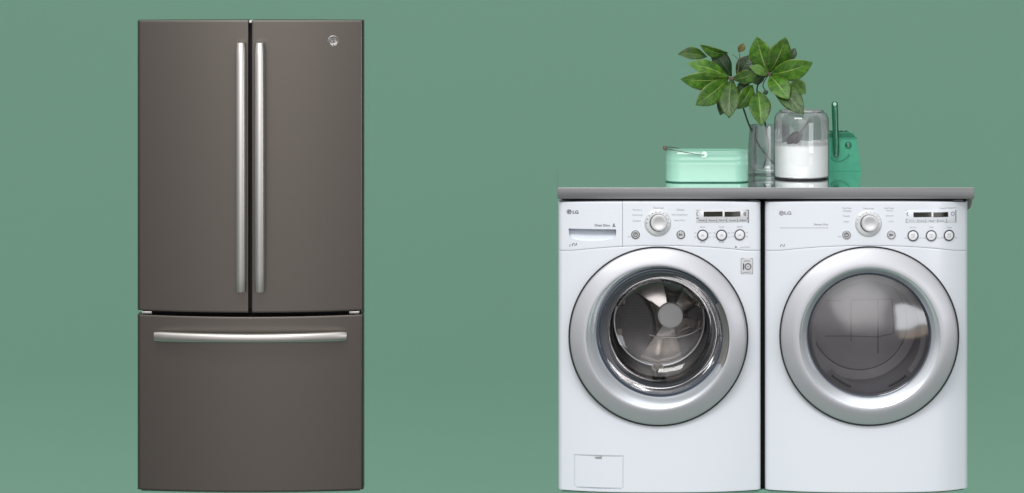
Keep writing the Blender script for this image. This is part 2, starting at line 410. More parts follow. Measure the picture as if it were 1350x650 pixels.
dl = mk_door(F.x0, xl); dr = mk_door(xr, F.x1)
# middle strip behind the door seam, with its small top cap
bm = bmesh.new(); box(bm, xl - .01, xr + .01, .02, .071, zdb + .006, PZ(30, .03))
finish('seam_strip', bm, M['gasket'], fr, smooth=False)
bm = bmesh.new(); c = F.at(330, 28.5)
box(bm, c.x - .004, c.x + .004, c.y + .004, c.y + .05, c.z - .004, c.z + .003)
finish('seam_cap', bm, M['panel_grey'], fr, bevel=.001)
# freezer drawer
zdt = lambda x: PZ(413.8, F.y(x)) - .0045 * (1 - min(1, abs(x - F.c) / F.hw) ** 2) if abs(x - F.c) < F.hw else PZ(413.8, 0)
zdbm = lambda x: PZ(645.3, 0) - .0022 * (1 - min(1, abs(x - F.c) / F.hw) ** 2)
zdt2 = lambda x: PZ(414.0, 0) - .0015 - .0045 * (1 - min(1, abs(x - F.c) / F.hw) ** 2)
bm = bmesh.new(); F.panel(bm, F.x0, F.x1, zdbm, zdt2, .072, 60)
dw = finish('freezer_drawer', bm, M['slate'], fr, bevel=.0035, segs=3)
# upright door handles
def sweep(bm, path, sect):
    """path of points; sect(t) -> list of (u, v): u sideways axis, v outward axis given per point"""
    rings = []
    for i, (p, a, b) in enumerate(path):
        rings.append([p + a * u + b * v for u, v in sect(i / (len(path) - 1))])
    loft(bm, rings, cap0=True, cap1=True)
def superell(rx, ry, n=28, e=2.6):
    out = []
    for k in range(n):
        a = 2 * math.pi * k / n; c, s = math.cos(a), math.sin(a)
        out.append((rx * math.copysign(abs(c) ** (2 / e), c), ry * math.copysign(abs(s) ** (2 / e), s)))
    return out
def vhandle(pl, pr, door):
    bm = bmesh.new(); pc = (pl + pr) / 2; N = 40; path = []
    y0 = F.at(pc, 220).y
    for i in range(N + 1):
        t = i / N; q = 2 * t - 1
        Y = y0 - .034 - .016 * (1 - q * q)
        p = P(pc, 385 + (56.5 - 385) * t, Y); path.append((p, Vector((1, 0, 0)), Vector((0, -1, 0))))
    rx = (pr - pl) / 2 / K
    def sect(t):
        e = min(t, 1 - t) * N; k = 1 if e > 1.01 else (.97 if e > .01 else .86)
        return superell(rx * k, .014 * k, e=2.2)
    sweep(bm, path, sect)
    for py in (70, 371):     # posts
        p = P(pc, py, y0); tube(bm, [(p.x, y0 + .004, p.z), (p.x, y0 - .036, p.z)], .008, 16)
    return finish('handle', bm, M['steel'], door, ang=50)
vhandle(310.8, 324.2, dl); vhandle(335.8, 349.2, dr)
def hhandle():
    bm = bmesh.new(); N = 48; path = []
    for i in range(N + 1):
        t = i / N; q = 2 * t - 1; px = 203.2 + (457.0 - 203.2) * t
        Y = F.at(px, 445).y - .030 - .030 * (1 - abs(q) ** 2.2)
        p = P(px, 443.4 + 2.6 * (1 - q * q), Y); path.append((p, Vector((0, 0, 1)), Vector((0, -1, 0))))
    def sect(t):
        e = min(t, 1 - t) * N; k = 1 if e > 1.01 else (.96 if e > .01 else .84)
        h = (6.7 - .9 * math.sin(math.pi * t)) / K
        return superell(h * k, .013 * k, e=3.2)
    sweep(bm, path, sect)
    for px in (212, 448):
        p = F.at(px, 444); tube(bm, [(p.x, p.y + .004, p.z), (p.x, p.y - .036, p.z)], .009, 16)
    finish('handle', bm, M['steel_h'], dw, ang=50)
hhandle()
# hinges between doors and drawer
for a, b in ((186.5, 200), (460, 473.5)):
    bm = bmesh.new(); p = F.at((a + b) / 2, 412); sgn = 1 if a < 300 else -1
    box(bm, PX(a, p.y), PX(b, p.y), p.y + .006, .06, PZ(413.9, p.y), PZ(410.6, p.y))
    finish('hinge', bm, M['hinge'], fr, bevel=.0015)
# round emblem
bm = bmesh.new(); disc_on(bm, F, 439.4, 54.2, [(7.3, -.001), (7.3, .0025), (6.6, .0035), (6.0, .0028)], 48)
em = finish('emblem', bm, mat('emblem silver', (.42, .41, .385), .42, .8), dr)
bm = bmesh.new()
E = (439.4, 54.2)
def arc_pts(cx, cy, r, a0, a1, n=10): return [(cx + r * math.cos(R(a0 + (a1 - a0) * i / n)), cy - r * math.sin(R(a0 + (a1 - a0) * i / n))) for i in range(n + 1)]
pxline(bm, F, arc_pts(E[0], E[1], 6.0, 0, 360, 36), .7, -.0036)
for a in (20, 110, 200, 290): pxline(bm, F, arc_pts(E[0] + 4.1 * math.cos(R(a)), E[1] - 4.1 * math.sin(R(a)), 1.5, a - 150, a + 70, 8), .8, -.0036)
pxline(bm, F, arc_pts(E[0] - 1.3, E[1] - .2, 2.1, 60, 330, 12) + [(E[0] + .5, E[1] + .1), (E[0] - .6, E[1] + .1)], .9, -.0036)
pxline(bm, F, arc_pts(E[0] + 2.0, E[1] - 1.1, 1.2, 40, 270, 8), .9, -.0036)
pxline(bm, F, arc_pts(E[0] + 2.0, E[1] + 1.1, 1.2, 90, 320, 8), .9, -.0036)
finish('lettering', bm, M['ink'], dr, smooth=False)
for px in (200, 461):
    for Y in (.16, .55):
        bm = bmesh.new(); lathe_z(bm, PX(px, 0), Y, [(.018, .0085), (.02, .010), (.014, .0125)], 16, cap0=True, cap1=True)
        finish('foot', bm, M['gasket'], fr)

# ------------------------------------------------------------------ laundry machines
def machine(name, label, cat, L, Rr, washer):
    f = Front(L, Rr, .05, 3., edge=.014, flank=0. if washer else .12)
    t = thing(name, label, cat, (f.c, .3, 0))
    yc = f.y0 - f.bow
    ztp = lambda x: PZ(266.3, f.y(x) if abs(x - f.c) < f.hw - .006 else f.y0)
    zbt = lambda x: PZ(645.3, 0) - .0012 * (1 - (min(1, abs(x - f.c) / f.hw)) ** 2)
    seam = lambda x: PZ(330.0, f.y(x) if abs(x - f.c) < f.hw - .006 else f.y0) + .016 * (1 - min(1., (abs(x - f.c) / (.85 * f.hw)) ** 2))
    sx = (L - 737)          # machine shift is not uniform; pixel data given per machine below
    dc = (868, 443.6) if washer else (1146, 443.2)
    gc = (871, 438.3) if washer else (1145.8, 441.8)
    # cabinet shell, open to the front
    bm = bmesh.new(); x0, x1 = f.x0 + .012, f.x1 - .012; zt = PZ(266.3, yc) - .004; w = .012
    box(bm, x0, x0 + w, .061, .65, .012, zt); box(bm, x1 - w, x1, .061, .65, .012, zt)
    box(bm, x0 + w, x1 - w, .061, .65, zt - w, zt); box(bm, x0 + w, x1 - w, .061, .65, .012, .012 + w)
    box(bm, x0 + w, x1 - w, .638, .65, .012 + w, zt - w)
    finish('cabinet', bm, M['cabinet'], t, smooth=False)
    def hole():
        b = bmesh.new(); c = P(dc[0], dc[1], yc); r = 112 / K
        rings_ax(b, c.x, c.z, [(r, -.3), (r, .3)], 72, cap0=True, cap1=True)
        return finish('cut', b, M['dark'], smooth=False)
    # front panel
    cuts = [hole()]
    bm = bmesh.new(); f.panel(bm, f.x0, f.x1, zbt, lambda x: seam(x) - .0012, .06)
    if washer:      # groove round the service flap
        def frame(dx):
            return rrect(f.at(757.6 + dx, 620).x, f.at(821.5 - dx, 620).x, f.at(790, 643.4 - dx).z, f.at(790, 600.8 + dx).z, .004)
        yg = f.at(790, 620).y
        b = bmesh.new()
        A, B = frame(-.85), frame(.85); n = len(A); rings = []
        for k in range(n):
            (ax, az), (bx, bz) = A[k], B[k]
            rings.append([(ax, f.y(ax) - .02, az), (bx, f.y(bx) - .02, bz), (bx, f.y(bx) + .004, bz), (ax, f.y(ax) + .004, az)])
        loft(b, rings + [rings[0]]); bmesh.ops.remove_doubles(b, verts=b.verts, dist=1e-6)
        cuts.append(finish('cut', b, M['dark'], smooth=False))
        b = bmesh.new(); pA = f.at(784.2, 601); pB = f.at(793.8, 605.2)
        prism(b, rrect(pA.x, pB.x, pB.z, pA.z, .003), yg - .03, yg + .006)
        cuts.append(finish('cut', b, M['dark'], smooth=False))
    fp = finish('front_panel', bm, M['white'], t, bevel=.003, segs=3, cutters=cuts)
    if washer:
        bm = bmesh.new(); pxrect(bm, f, 785.0, 793.0, 602.6, 604.8, .0035, .002)
        finish('flap_latch', bm, M['hinge'], fp)
    # control panel
    xs = f.at(820.6, 300).x
    xa = f.x0
    if washer: xa = xs + .0009
    bm = bmesh.new(); f.panel(bm, xa, f.x1, seam, ztp, .06)
    cp = finish('control_panel', bm, M['white'], t, bevel=.002 if washer else .003, segs=3, cutters=[hole()])
    if washer:
        b = bmesh.new(); q = lambda px, py: (f.at(px, py).x, f.at(px, py).z)
        poly = [q(749.5, 301.2), q(812.3, 302.4), q(812.3, 309), q(811, 313.8), q(807.5, 315.8), q(795, 317.3), q(780, 318), q(765, 317.2), q(755, 315.2), q(750.5, 311)]
        # scooped recess: deep under the top lip, running out at the bottom
        v0 = [b.verts.new((x, f.y(x) - .02, z)) for x, z in poly]
        ztl = f.at(780, 301.2).z; zbl = f.at(780, 318).z
        v1 = [b.verts.new((x, f.y(x) + .002 + .050 * max(0, (z - zbl) / (ztl - zbl)), z)) for x, z in poly]
        b.faces.new(v0); b.faces.new(v1[::-1])
        for i in range(len(v0)):
            j = (i + 1) % len(v0); b.faces.new((v0[i], v1[i], v1[j], v0[j]))
        bmesh.ops.triangulate(b, faces=b.faces)
        ctr = finish('cut', b, M['dark'], smooth=False)
        bm = bmesh.new(); f.panel(bm, f.x0, xs, seam, ztp, .06, 30)
        dd = finish('detergent_drawer', bm, M['white'], t, bevel=.003, segs=3, cutters=[ctr])
    # dial
    dpx, dpy = (867.2, 293.8) if washer else (1144.8, 294.6)
    bm = bmesh.new(); disc_on(bm, f, dpx, dpy, [(17.6, -.001), (17.5, .002), (16.4, .004), (14.8, .0048), (11, .0040)], 64)
    finish('dial_collar', bm, M['bezel'], cp)
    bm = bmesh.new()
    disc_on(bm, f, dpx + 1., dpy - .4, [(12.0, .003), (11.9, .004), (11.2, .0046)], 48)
    finish('dial_dark_ring', bm, M['ring'], cp)  # dark ring round the knob
    bm = bmesh.new(); disc_on(bm, f, dpx + 1.4, dpy - .4, [(10.9, .002), (10.8, .016), (10.1, .0185), (8.6, .0188), (6, .0178), (3, .0172), (.3, .017)], 56)
    finish('dial_knob', bm, M['dial'], cp, ang=50)
    # buttons
    small = ((837.8, 309.2), (897.6, 309.2)) if washer else ((1116, 309.6), (1175, 309.6))
    for k, (px, py) in enumerate(small):
        bm = bmesh.new(); disc_on(bm, f, px, py, [(5.8, -.001), (5.7, .0014), (5.0, .0022), (3.9, .0022), (3.4, .0012)], 36)
        finish('button', bm, M['dial'], cp)
        bm = bmesh.new(); ring_on(bm, f, px, py, 5.7, 4.6, .0026, 36); finish('button_ring', bm, M['ring'] if washer else M['logo_grey'], cp)
        bm = bmesh.new()
        if k == 0:
            ring_on(bm, f, px, py, 2.9, 2.0, .0030, 24); pxline(bm, f, [(px, py - 2.2), (px, py + .3)], .8, -.0031)
        else:
            pxline(bm, f, [(px - 1.6, py - 1.5), (px - 1.6, py + 1.5)], 1.6, -.0031); pxline(bm, f, [(px + .2, py - 1.5), (px + .2, py + 1.5)], .8, -.0031); pxline(bm, f, [(px + 1.6, py - 1.3), (px + 1.6, py + 1.3)], .7, -.0031)
        finish('button_symbol', bm, M['ink'], cp, smooth=False)
    big = ((926.3, 310.0), (951.2, 310.0), (975.3, 309.4)) if washer else ((1203.6, 310.6), (1227.7, 310.6), (1251.2, 310.2))
    for px, py in big:
        bm = bmesh.new(); disc_on(bm, f, px, py, [(6.3, -.001), (6.2, .0022), (5.6, .0028), (3, .0029), (.3, .0029)], 40)
        finish('button', bm, M['button'], cp)
        bm = bmesh.new(); ring_on(bm, f, px, py, 7.4, 5.8, .0030, 40); finish('button_ring', bm, M['ring'], cp)
    # display
    if washer:
        bm = bmesh.new(); pxrect(bm, f, 918, 987, 276.6, 293.2, .0005, .0016, 12)
        dsp = finish('display', bm, M['panel_grey'], cp, bevel=.0004)
        bm = bmesh.new(); pxrect(bm, f, 923.5, 980, 278.0, 286.6, -.0011, .0008, 12); finish('display_bezel', bm, M['button'], cp, bevel=.0004)
        for a, b_ in ((927.6, 952.6), (955.2, 976)):
            bm = bmesh.new(); pxrect(bm, f, a, b_, 278.8, 285.6, -.0019, .0005, 6); finish('screen', bm, M['screen'], cp, smooth=False)
        bm = bmesh.new()
        pxline(bm, f, [(918, 287.5), (987, 287.5)], 1.0, -.0021); pxline(bm, f, [(986.6, 276.6), (986.6, 293.6)], 1.2, -.0021)
        pxline(bm, f, [(918, 277), (986, 277)], .6, -.0021)
        for x in (931, 945, 958, 972): pxline(bm, f, [(x, 288), (x, 293)], .5, -.0021)
        pxline(bm, f, [(980.2, 282), (983, 279.4), (983, 284.6), (980.2, 282)], 1., -.0021)
        pxline(bm, f, arc_pts(921.5, 281.8, 3., 110, 250), .8, -.0021)
        for i, s in enumerate(('Wash', 'Rinse', 'Spin', 'Door Lock', 'Min')): text_into(bm, s, 925 + i * 13.6, 290.3, 8.5, 2.2, f, -.0021)
        finish('lettering', bm, M['ring'], cp, smooth=False)
    else:
        bm = bmesh.new(); pxrect(bm, f, 1194, 1261, 276.8, 293.0, .0005, .0014, 12)
        finish('display', bm, M['white'], cp, bevel=.0004)
        bm = bmesh.new(); pxrect(bm, f, 1248.5, 1260.4, 289, 292.8, -.0009, .0005, 4); finish('display_tab', bm, M['panel_grey'], cp, smooth=False)
        for a, b_ in ((1204.2, 1228), (1230.5, 1250)):
            bm = bmesh.new(); pxrect(bm, f, a, b_, 279.8, 286.2, -.0009, .0007, 6); finish('screen', bm, M['screen'], cp, smooth=False)
        bm = bmesh.new()
        pxline(bm, f, [(1194, 277.2), (1260, 277.2)], .5, -.0017); pxline(bm, f, [(1260, 277), (1260, 292.8)], 1.2, -.0017)
        pxline(bm, f, [(1194.4, 289), (1248, 289)], .6, -.0017); pxline(bm, f, [(1194.4, 293), (1248, 293)], .6, -.0017); pxline(bm, f, [(1194.4, 289), (1194.4, 293)], .6, -.0017)
        for x in (1210, 1220.5, 1236, 1248): pxline(bm, f, [(x, 289), (x, 293.5)], .6, -.0017)
        pxline(bm, f, [(1197.4, 279.4), (1195, 282), (1197.4, 284.6), (1195.6, 282)], 1., -.0017)
        pxline(bm, f, arc_pts(1256, 281.6, 2.2, 0, 360, 14), .8, -.0017)
        for i, s in enumerate(('Dry', 'Cool', 'Check', 'Lock')): text_into(bm, s, 1202 + i * 13, 291, 7, 2.0, f, -.0017)
        finish('lettering', bm, M['logo_grey'], cp, smooth=False)
    def word(s_, px, py, w_, h_):
        b = bmesh.new(); text_into(b, s_, px, py, w_, h_, f); finish('legend', b, M['ink_soft'], cp, smooth=False)
    # printed words
    if washer:
        for s, px, py, w_ in (('Sanitary', 840.3, 276.8, 12), ('Bulky/Large', 840.5, 283.6, 13), ('Cotton', 839.5, 291, 10), ('Normal', 868, 273.9, 13.5),
                              ('Delicates', 897, 276.4, 10), ('Hand Wash/Wool', 896, 283.0, 20.5), ('Speed Wash', 896, 290.6, 14),
                              ('Spin', 926.3, 299.4, 7), ('Temp', 951.2, 299.4, 7), ('Soil', 975.2, 298.8, 7), ('Extra', 926.3, 318.8, 6.5), ('Rinse', 951.2, 318.8, 6.5), ('Option', 829.6, 312, 4)):
            word(s, px, py, w_, 2.5)
        for px, py in big:
            bm = bmesh.new()
            for d_ in (-9.6, 9.6):
                for e_ in (-3, 2.5): text_into(bm, 'Hi', px + d_, py + e_, 2.6, 1.7, f)
            text_into(bm, 'ok', px, py, 4.2, 3.2, f, -.0034)
            finish('button_legend', bm, M['ink_soft'], cp, smooth=False)
    else:
        for s, px, py, w_ in (('Perm Press', 1116.6, 274.3, 11.5), ('Delicates', 1116.6, 277.8, 10.5), ('Towels', 1115.6, 284.6, 9), ('Cotton', 1115.4, 292, 7), ('Normal', 1145, 274.7, 13.5),
                              ('Small Load', 1172, 274.3, 12), ('Time Dry', 1173, 277.9, 9), ('Speed Dry', 1173, 284.6, 10), ('Air Dry', 1175, 292, 7),
                              ('Dry Level', 1203.6, 300.0, 8), ('Temp', 1227.7, 299.6, 6), ('Time', 1251.2, 299.8, 7), ('Option', 1107, 312, 4), ('Energy Preferred', 1250, 274.4, 22)):
            word(s, px, py, w_, 2.3)
        for px, py in big:
            bm = bmesh.new()
            for d_ in (-9.4, 9.4): text_into(bm, 'Hi', px + d_, py + 3.2, 3, 1.7, f)
            text_into(bm, 'on', px, py - 1.2, 5, 1.8, f, -.0034); text_into(bm, 'off', px, py + 1.6, 5, 1.8, f, -.0034)
            finish('button_legend', bm, M['ink_soft'], cp, smooth=False)
    # maker's roundel and letters
    host = dd if washer else cp
    mx = (750.3, 279.2) if washer else (1030.2, 281.0)
    bm = bmesh.new(); disc_on(bm, f, mx[0], mx[1], [(3.3, -.0005), (3.2, .0005), (2.9, .0006)], 32)
    finish('logo', bm, M['ink'] if washer else M['logo_grey'], host)
    bm = bmesh.new()
    pxline(bm, f, arc_pts(mx[0], mx[1], 2.3, 60, 360, 16) + [(mx[0] + .5, mx[1])], .45, -.0009)
    pxline(bm, f, [(mx[0] - .1, mx[1] - 1.2), (mx[0] - .1, mx[1] + 1.0), (mx[0] + .8, mx[1] + 1.0)], .45, -.0009)
    finish('logo_face', bm, M['button'], host, smooth=False)
    bm = bmesh.new()
    text_into(bm, 'LG', 758.8 if washer else 1038.6, 279.6 if washer else 280.8, 7.6 if washer else 9, 4.4, f, bold=.03)
    finish('logo_letters', bm, M['ink'] if washer else M['logo_grey'], host, smooth=False); bm = bmesh.new()
    tx = (794, 297.0) if washer else (1082.5, 296.2)
    text_into(bm, 'Direct Drive' if washer else 'Sensor Dry', tx[0], tx[1], 19.5 if washer else 18.5, 3.3, f, bold=.012)
    finish('lettering', bm, M['ink'] if washer else M['logo_grey'], host, smooth=False); bm = bmesh.new()
    ix = (757.4, 322.2) if washer else (1031.6, 323.6)     # small slanted double mark
    for d_ in (-1.2, 1.2): pxline(bm, f, arc_pts(ix[0] + d_, ix[1] - d_ * .5, 1.7, 40 if d_ < 0 else 220, 230 if d_ < 0 else 410, 8), .9)
    finish('symbol', bm, M['ink'] if washer else M['logo_grey'], host, smooth=False)
    if washer:
        bm = bmesh.new(); pxline(bm, f, [(808.2, 298.5), (809.2, 294.6), (810.4, 298.5)], .9); pxline(bm, f, [(807.2, 298.8), (811.6, 298.8)], .6)
        finish('symbol', bm, M['ink'], host, smooth=False)
    if washer:
        bm = bmesh.new(); text_into(bm, 'E', 751.6, 323.6, 2.2, 3, f); finish('lettering', bm, M['ink_soft'], dd, smooth=False)
    else:
        bm = bmesh.new(); pxline(bm, f, [(1028 + i * 8, 300.4) for i in range(9)], .6); finish('trim_line', bm, M['ink_soft'], cp, smooth=False)
    # marks on the dial collar
    bm = bmesh.new()
    for a in range(0, 181, 20): pxline(bm, f, [(dpx + 14.2 * math.cos(R(a)), dpy - 14.2 * math.sin(R(a))), (dpx + 15.6 * math.cos(R(a)), dpy - 15.6 * math.sin(R(a)))], 1.1 if a > 90 else .7, -.0056)
    finish('dial_marks', bm, M['ring'] if washer else M['ink_soft'], cp, smooth=False)
    if washer:      # sticker, small words over it
        bm = bmesh.new(); pxrect(bm, f, 977, 992.4, 340.6, 361, 0., .0005, 4); finish('sticker', bm, M['panel_grey'], fp, smooth=False)
        bm = bmesh.new()
        pxline(bm, f, [(977, 340.8), (992.4, 340.8), (992.4, 361), (977, 361), (977, 340.8)], .5, -.0008)
        pxline(bm, f, [(980.3, 347.2), (980.3, 355.8)], 1.7, -.0008)
        pxline(bm, f, arc_pts(986.2, 351.4, 3.8, 0, 360, 28), 1.5, -.0008)
        pxline(bm, f, [(984.8, 351.4), (987.6, 351.4)], .5, -.0008); pxline(bm, f, [(986.2, 350), (986.2, 352.8)], .5, -.0008)
        text_into(bm, 'YEAR', 984.6, 344, 9, 2.0, f, -.0008); text_into(bm, 'WARRANTY', 984.6, 359, 11.5, 1.6, f, -.0008)
        finish('sticker_lettering', bm, M['ink'], fp, smooth=False)
        bm = bmesh.new(); text_into(bm, 'Load Sense', 982, 325.6, 13, 2.2, f); finish('lettering', bm, M['ink_soft'], cp, smooth=False)
        bm = bmesh.new(); disc_on(bm, f, 970.2, 325.6, [(1.2, -.0004), (1.1, .0006), (.4, .0007)], 12); finish('indicator_light', bm, M['ink'], cp)
    # ---------------- door
    cx, cy = dc; bow = f.bow
    bm = bmesh.new()
    rings_px(bm, [(cx, cy, 118.8, .0), (cx, cy, 118.8, -.056), (cx, cy, 118.3, -.060), (cx, cy, 116.4, -.060), (cx, cy, 115.5, -.05)])
    seal_bm = bm
    bm = bmesh.new()
    ic = (867.2, 445.0) if washer else (1146.8, 445.8); ir = 94.2 if washer else 92.6
    def mixc(t): return (cx + (ic[0] - cx) * t, cy + (ic[1] - cy) * t)
    spec = []
    for r_, y_ in ((116.6, -.052), (116.6, -.062), (115.9, -.0645), (114.0, -.0670), (110, -.0712), (106, -.0750), (102, -.0782), (98.5, -.0805), (ir + 1.6, -.0815), (ir + .4, -.0810), (ir, -.079)):
        c_ = mixc((116.6 - r_) / (116.6 - ir)); spec.append((c_[0], c_[1], r_, y_))
    rings_px(bm, spec, 128)
    door = finish('door', bm, M['silver'], t, ang=40)
    finish('door_seal', seal_bm, M['gasket'], door, ang=40)
    bm = bmesh.new(); gr = 85.0 if washer else 82.0
    n_ = 6; spec = []
    for i in range(n_ + 1):
        u = i / n_; spec.append((ic[0] + (gc[0] - ic[0]) * u, ic[1] + (gc[1] - ic[1]) * u, ir + .02 + (gr - ir) * (u ** .9), -.079 + (.038 if washer else .026) * u ** 1.2))
    rings_px(bm, spec, 128)
    finish('inner_lip', bm, M['chrome'], door, ang=60)
    yg = -.041 if washer else -.053
    bm = bmesh.new()
    rings_px(bm, [(gc[0], gc[1], gr + .3, yg), (gc[0], gc[1], gr - (1.5 if washer else 1.0), yg - .004), (gc[0], gc[1], gr - (4 if washer else 1.8), yg - .003), (gc[0], gc[1], gr - (6 if washer else 2.4), yg + .01)], 96)
    finish('glass_rim', bm, M['chrome_dark'], door, ang=60)
    c0 = P(gc[0], gc[1], yg)
    if washer:
        bm = bmesh.new(); k = 1 / K
        rings_ax(bm, c0.x, c0.z, [(80 * k, yg), (79 * k, yg + .02), (76.5 * k, yg + .055), (72 * k, yg + .09), (64 * k, yg + .115), (48 * k, yg + .13), (24 * k, yg + .136), (1 * k, yg + .137)], 96, cap1=True)
        finish('window', bm, M['glass_clear'], door, ang=80)
        # grip let into the lip
        bm = bmesh.new(); rows = []
        for i in range(21):
            a = R(28 - 53 * i / 20); row = []
            for rr, yy in ((93.6, -.0835), (90.5, -.079), (87.0, -.066)):
                c_ = (ic[0] + (gc[0] - ic[0]) * (94.2 - rr) / 9.2, ic[1] + (gc[1] - ic[1]) * (94.2 - rr) / 9.2)
                row.append(P(c_[0] + rr * math.cos(a) - .6, c_[1] - rr * math.sin(a), yy))
            rows.append(row + [P(ic[0] + 85 * math.cos(a) + 1, ic[1] - 85 * math.sin(a) - 3, -.05)])
        loft(bm, rows, closed=False)
        finish('grip', bm, mat('grip grey', (.27, .265, .25), .35, .5), door, ang=60)
    else:
        r = 80.4 / K; h = .036; Rs = (r * r + h * h) / (2 * h)
        bm = bmesh.new(); prof = []
        for i in range(19):
            q = r * (1 - i / 18) + .0005
            prof.append((q, yg + .004 - (math.sqrt(Rs * Rs - q * q) - (Rs - h))))
        rings_ax(bm, c0.x, c0.z, prof, 96, cap1=True)
        finish('window', bm, M['glass_dark'], door, ang=80)
    # ---------------- drum
    k = 1 / K
    ax = P(gc[0] + (3 if washer else 0), gc[1], 0); X, Z = ax.x, ax.z
    def uvd(ob, fn):
        me = ob.data; uvl = me.uv_layers.new(name='UVMap')
        for lp in me.loops: uvl.data[lp.index].uv = fn(me.vertices[lp.vertex_index].co)
    if washer:
        bm = bmesh.new(); rings_ax(bm, X, Z, [(104 * k, .02), (88 * k, -.02), (80 * k, -.008), (82 * k, .012), (75 * k, .022), (76 * k, .04), (71.5 * k, .052), (71 * k, .062)], 96)
        finish('door_boot', bm, M['rubber'], t, ang=60)
        bm = bmesh.new(); rr_ = []
        for r_, y_, am in ((70.8, .058, 0), (72.5, .066, .0), (72.3, .085, .3), (71.5, .12, .9), (70, .16, .9), (69, .20, .3), (68, .215, 0), (64, .32, 0), (62, .335, 0)):
            rr_.append([(X + (r_ + am * math.sin(th * 22)) * k * math.cos(th), y_, Z + (r_ + am * math.sin(th * 22)) * k * math.sin(th)) for th in [2 * math.pi * i / 264 for i in range(264)]])
        loft(bm, rr_)
        dm = finish('drum', bm, M['drum'], t, ang=60)
        uvd(dm, lambda c: (math.atan2(c.z - Z, c.x - X) * 34, c.y * 190))
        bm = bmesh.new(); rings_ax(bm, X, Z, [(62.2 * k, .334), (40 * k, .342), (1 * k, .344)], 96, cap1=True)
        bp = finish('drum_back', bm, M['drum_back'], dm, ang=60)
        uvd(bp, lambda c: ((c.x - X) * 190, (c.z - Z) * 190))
        bm = bmesh.new(); rings_ax(bm, X, Z, [(62.5 * k, .332), (62.3 * k, .308), (61.2 * k, .304), (59.6 * k, .305), (58.6 * k, .310), (58.4 * k, .330)], 96)
        finish('drum_hoop', bm, M['hinge'], dm, ang=60)
        # three-armed plate with scooped sides
        hx, hz = P(883, 413.5, .32).x, P(883, 413.5, .32).z
        bm = bmesh.new(); out_r = 59 * k; pts = []
        dips = [((833, 381), (886, 424), (845, 468)), ((901, 474), (880, 446), (929, 437)), ((932, 424), (888, 420), (930, 398)), ((908, 370), (884, 398), (872, 364))]
        W2 = lambda p: (P(p[0], p[1], .315).x, P(p[0], p[1], .315).z)
        def ang(p): x, z = W2(p); return math.atan2(z - Z, x - X) % (2 * math.pi)
        # walk round the rim counter-clockwise, cutting each dip as a rounded scoop
        order = []
        for a_, c_, b_ in dips: order.append((ang(a_), ang(b_), c_))
        order.sort(); m_ = len(order)
        for q_ in range(m_):
            s0, s1, c_ = order[q_]; nx = order[(q_ + 1) % m_][0]
            if s1 < s0: s1 += 2 * math.pi
            if nx < s1: nx += 2 * math.pi
            p0 = Vector((X + out_r * math.cos(s0), Z + out_r * math.sin(s0))); p2 = Vector((X + out_r * math.cos(s1), Z + out_r * math.sin(s1))); p1 = Vector(W2(c_))
            for i in range(16):
                u = i / 16; p = p0 * (1 - u) ** 2 + p1 * 2 * u * (1 - u) + p2 * u * u; pts.append((p.x, p.y, 1.))
            for i in range(14):
                a = s1 + (nx - s1) * i / 14; pts.append((X + out_r * math.cos(a), Z + out_r * math.sin(a), 1.))
        rings = [[(x, .336, z) for x, z, rr in pts], [(hx + (x - hx) * .97, .322, hz + (z - hz) * .97) for x, z, rr in pts]]
        for sc, yo in ((.9, .312), (.75, .303), (.55, .296), (.36, .290), (.2, .288)): rings.append([(hx + (x - hx) * sc, yo, hz + (z - hz) * sc) for x, z, rr in pts])
        loft(bm, rings, cap1=True)
        finish('drum_spider', bm, M['drum_smooth'], dm, ang=50)
        bm = bmesh.new(); tube(bm, curve_pts([P(856, 441.5, .287), P(872, 445, .290), P(895, 444.5, .290), P(912, 439.5, .292), P(926, 431, .300)], 6), .0022, 8)
        finish('spider_ridge', bm, M['hinge'], dm)
        bm = bmesh.new(); rings_ax(bm, hx, hz, [(17.2 * k, .296), (17.2 * k, .272), (16.4 * k, .268), (15.0 * k, .268), (14.4 * k, .271), (8 * k, .270), (.5 * k, .270)], 56, cap1=True)
        finish('hub', bm, M['hub'], dm, ang=30)
        # paddle ribs on the drum wall
        for a in (-92, 28, 148):
            bm = bmesh.new(); rows = []
            for i in range(9):
                y_ = .09 + .23 * i / 8; rd = (72 - 8.5 * max(0, (y_ - .1) / .22)) * k
                hgt = (11 + 3 * math.sin(i * .8)) * k * (.4 if i in (0, 8) else 1); w_ = 10.5 * k
                sec = []
                for u, v in ((-1, -.1), (-.62, .62), (-.3, .93), (0, 1), (.3, .93), (.62, .62), (1, -.1)):
                    rr = rd - hgt * v; aa = R(a) + u * w_ / rd
                    sec.append((X + rr * math.cos(aa), y_, Z + rr * math.sin(aa)))
                rows.append(sec)
            loft(bm, rows, closed=False)
            finish('lifter', bm, M['drum_smooth'], dm, ang=60)
    else:
        bm = bmesh.new(); rings_ax(bm, X, Z, [(104 * k, .02), (84 * k, -.03), (76 * k, .0), (76 * k, .02), (70 * k, .03), (78 * k, .06), (78 * k, .34)], 96)
        dm = finish('drum', bm, M['dryer_in'], t, ang=40)
        bm = bmesh.new(); rings_ax(bm, X, Z, [(78.5 * k, .339), (66 * k, .345), (64 * k, .338), (1 * k, .338)], 96, cap1=True)
        finish('drum_back', bm, M['dryer_in'], dm, ang=40)
        bm = bmesh.new(); yb = .3372      # room reflection of the glass, modelled as lines on the back wall
        def ln(pts, w):
            for (a, b), (c, d) in zip(pts, pts[1:]):
                p, q = P(a, b, yb), P(c, d, yb); dv = (q - p).normalized(); nv = Vector((-dv.z, 0, dv.x)) * (w / K / 2)
                prism(bm, [((p + nv).x, (p + nv).z), ((p - nv).x, (p - nv).z), ((q - nv).x, (q - nv).z), ((q + nv).x, (q + nv).z)], yb - .002, yb)
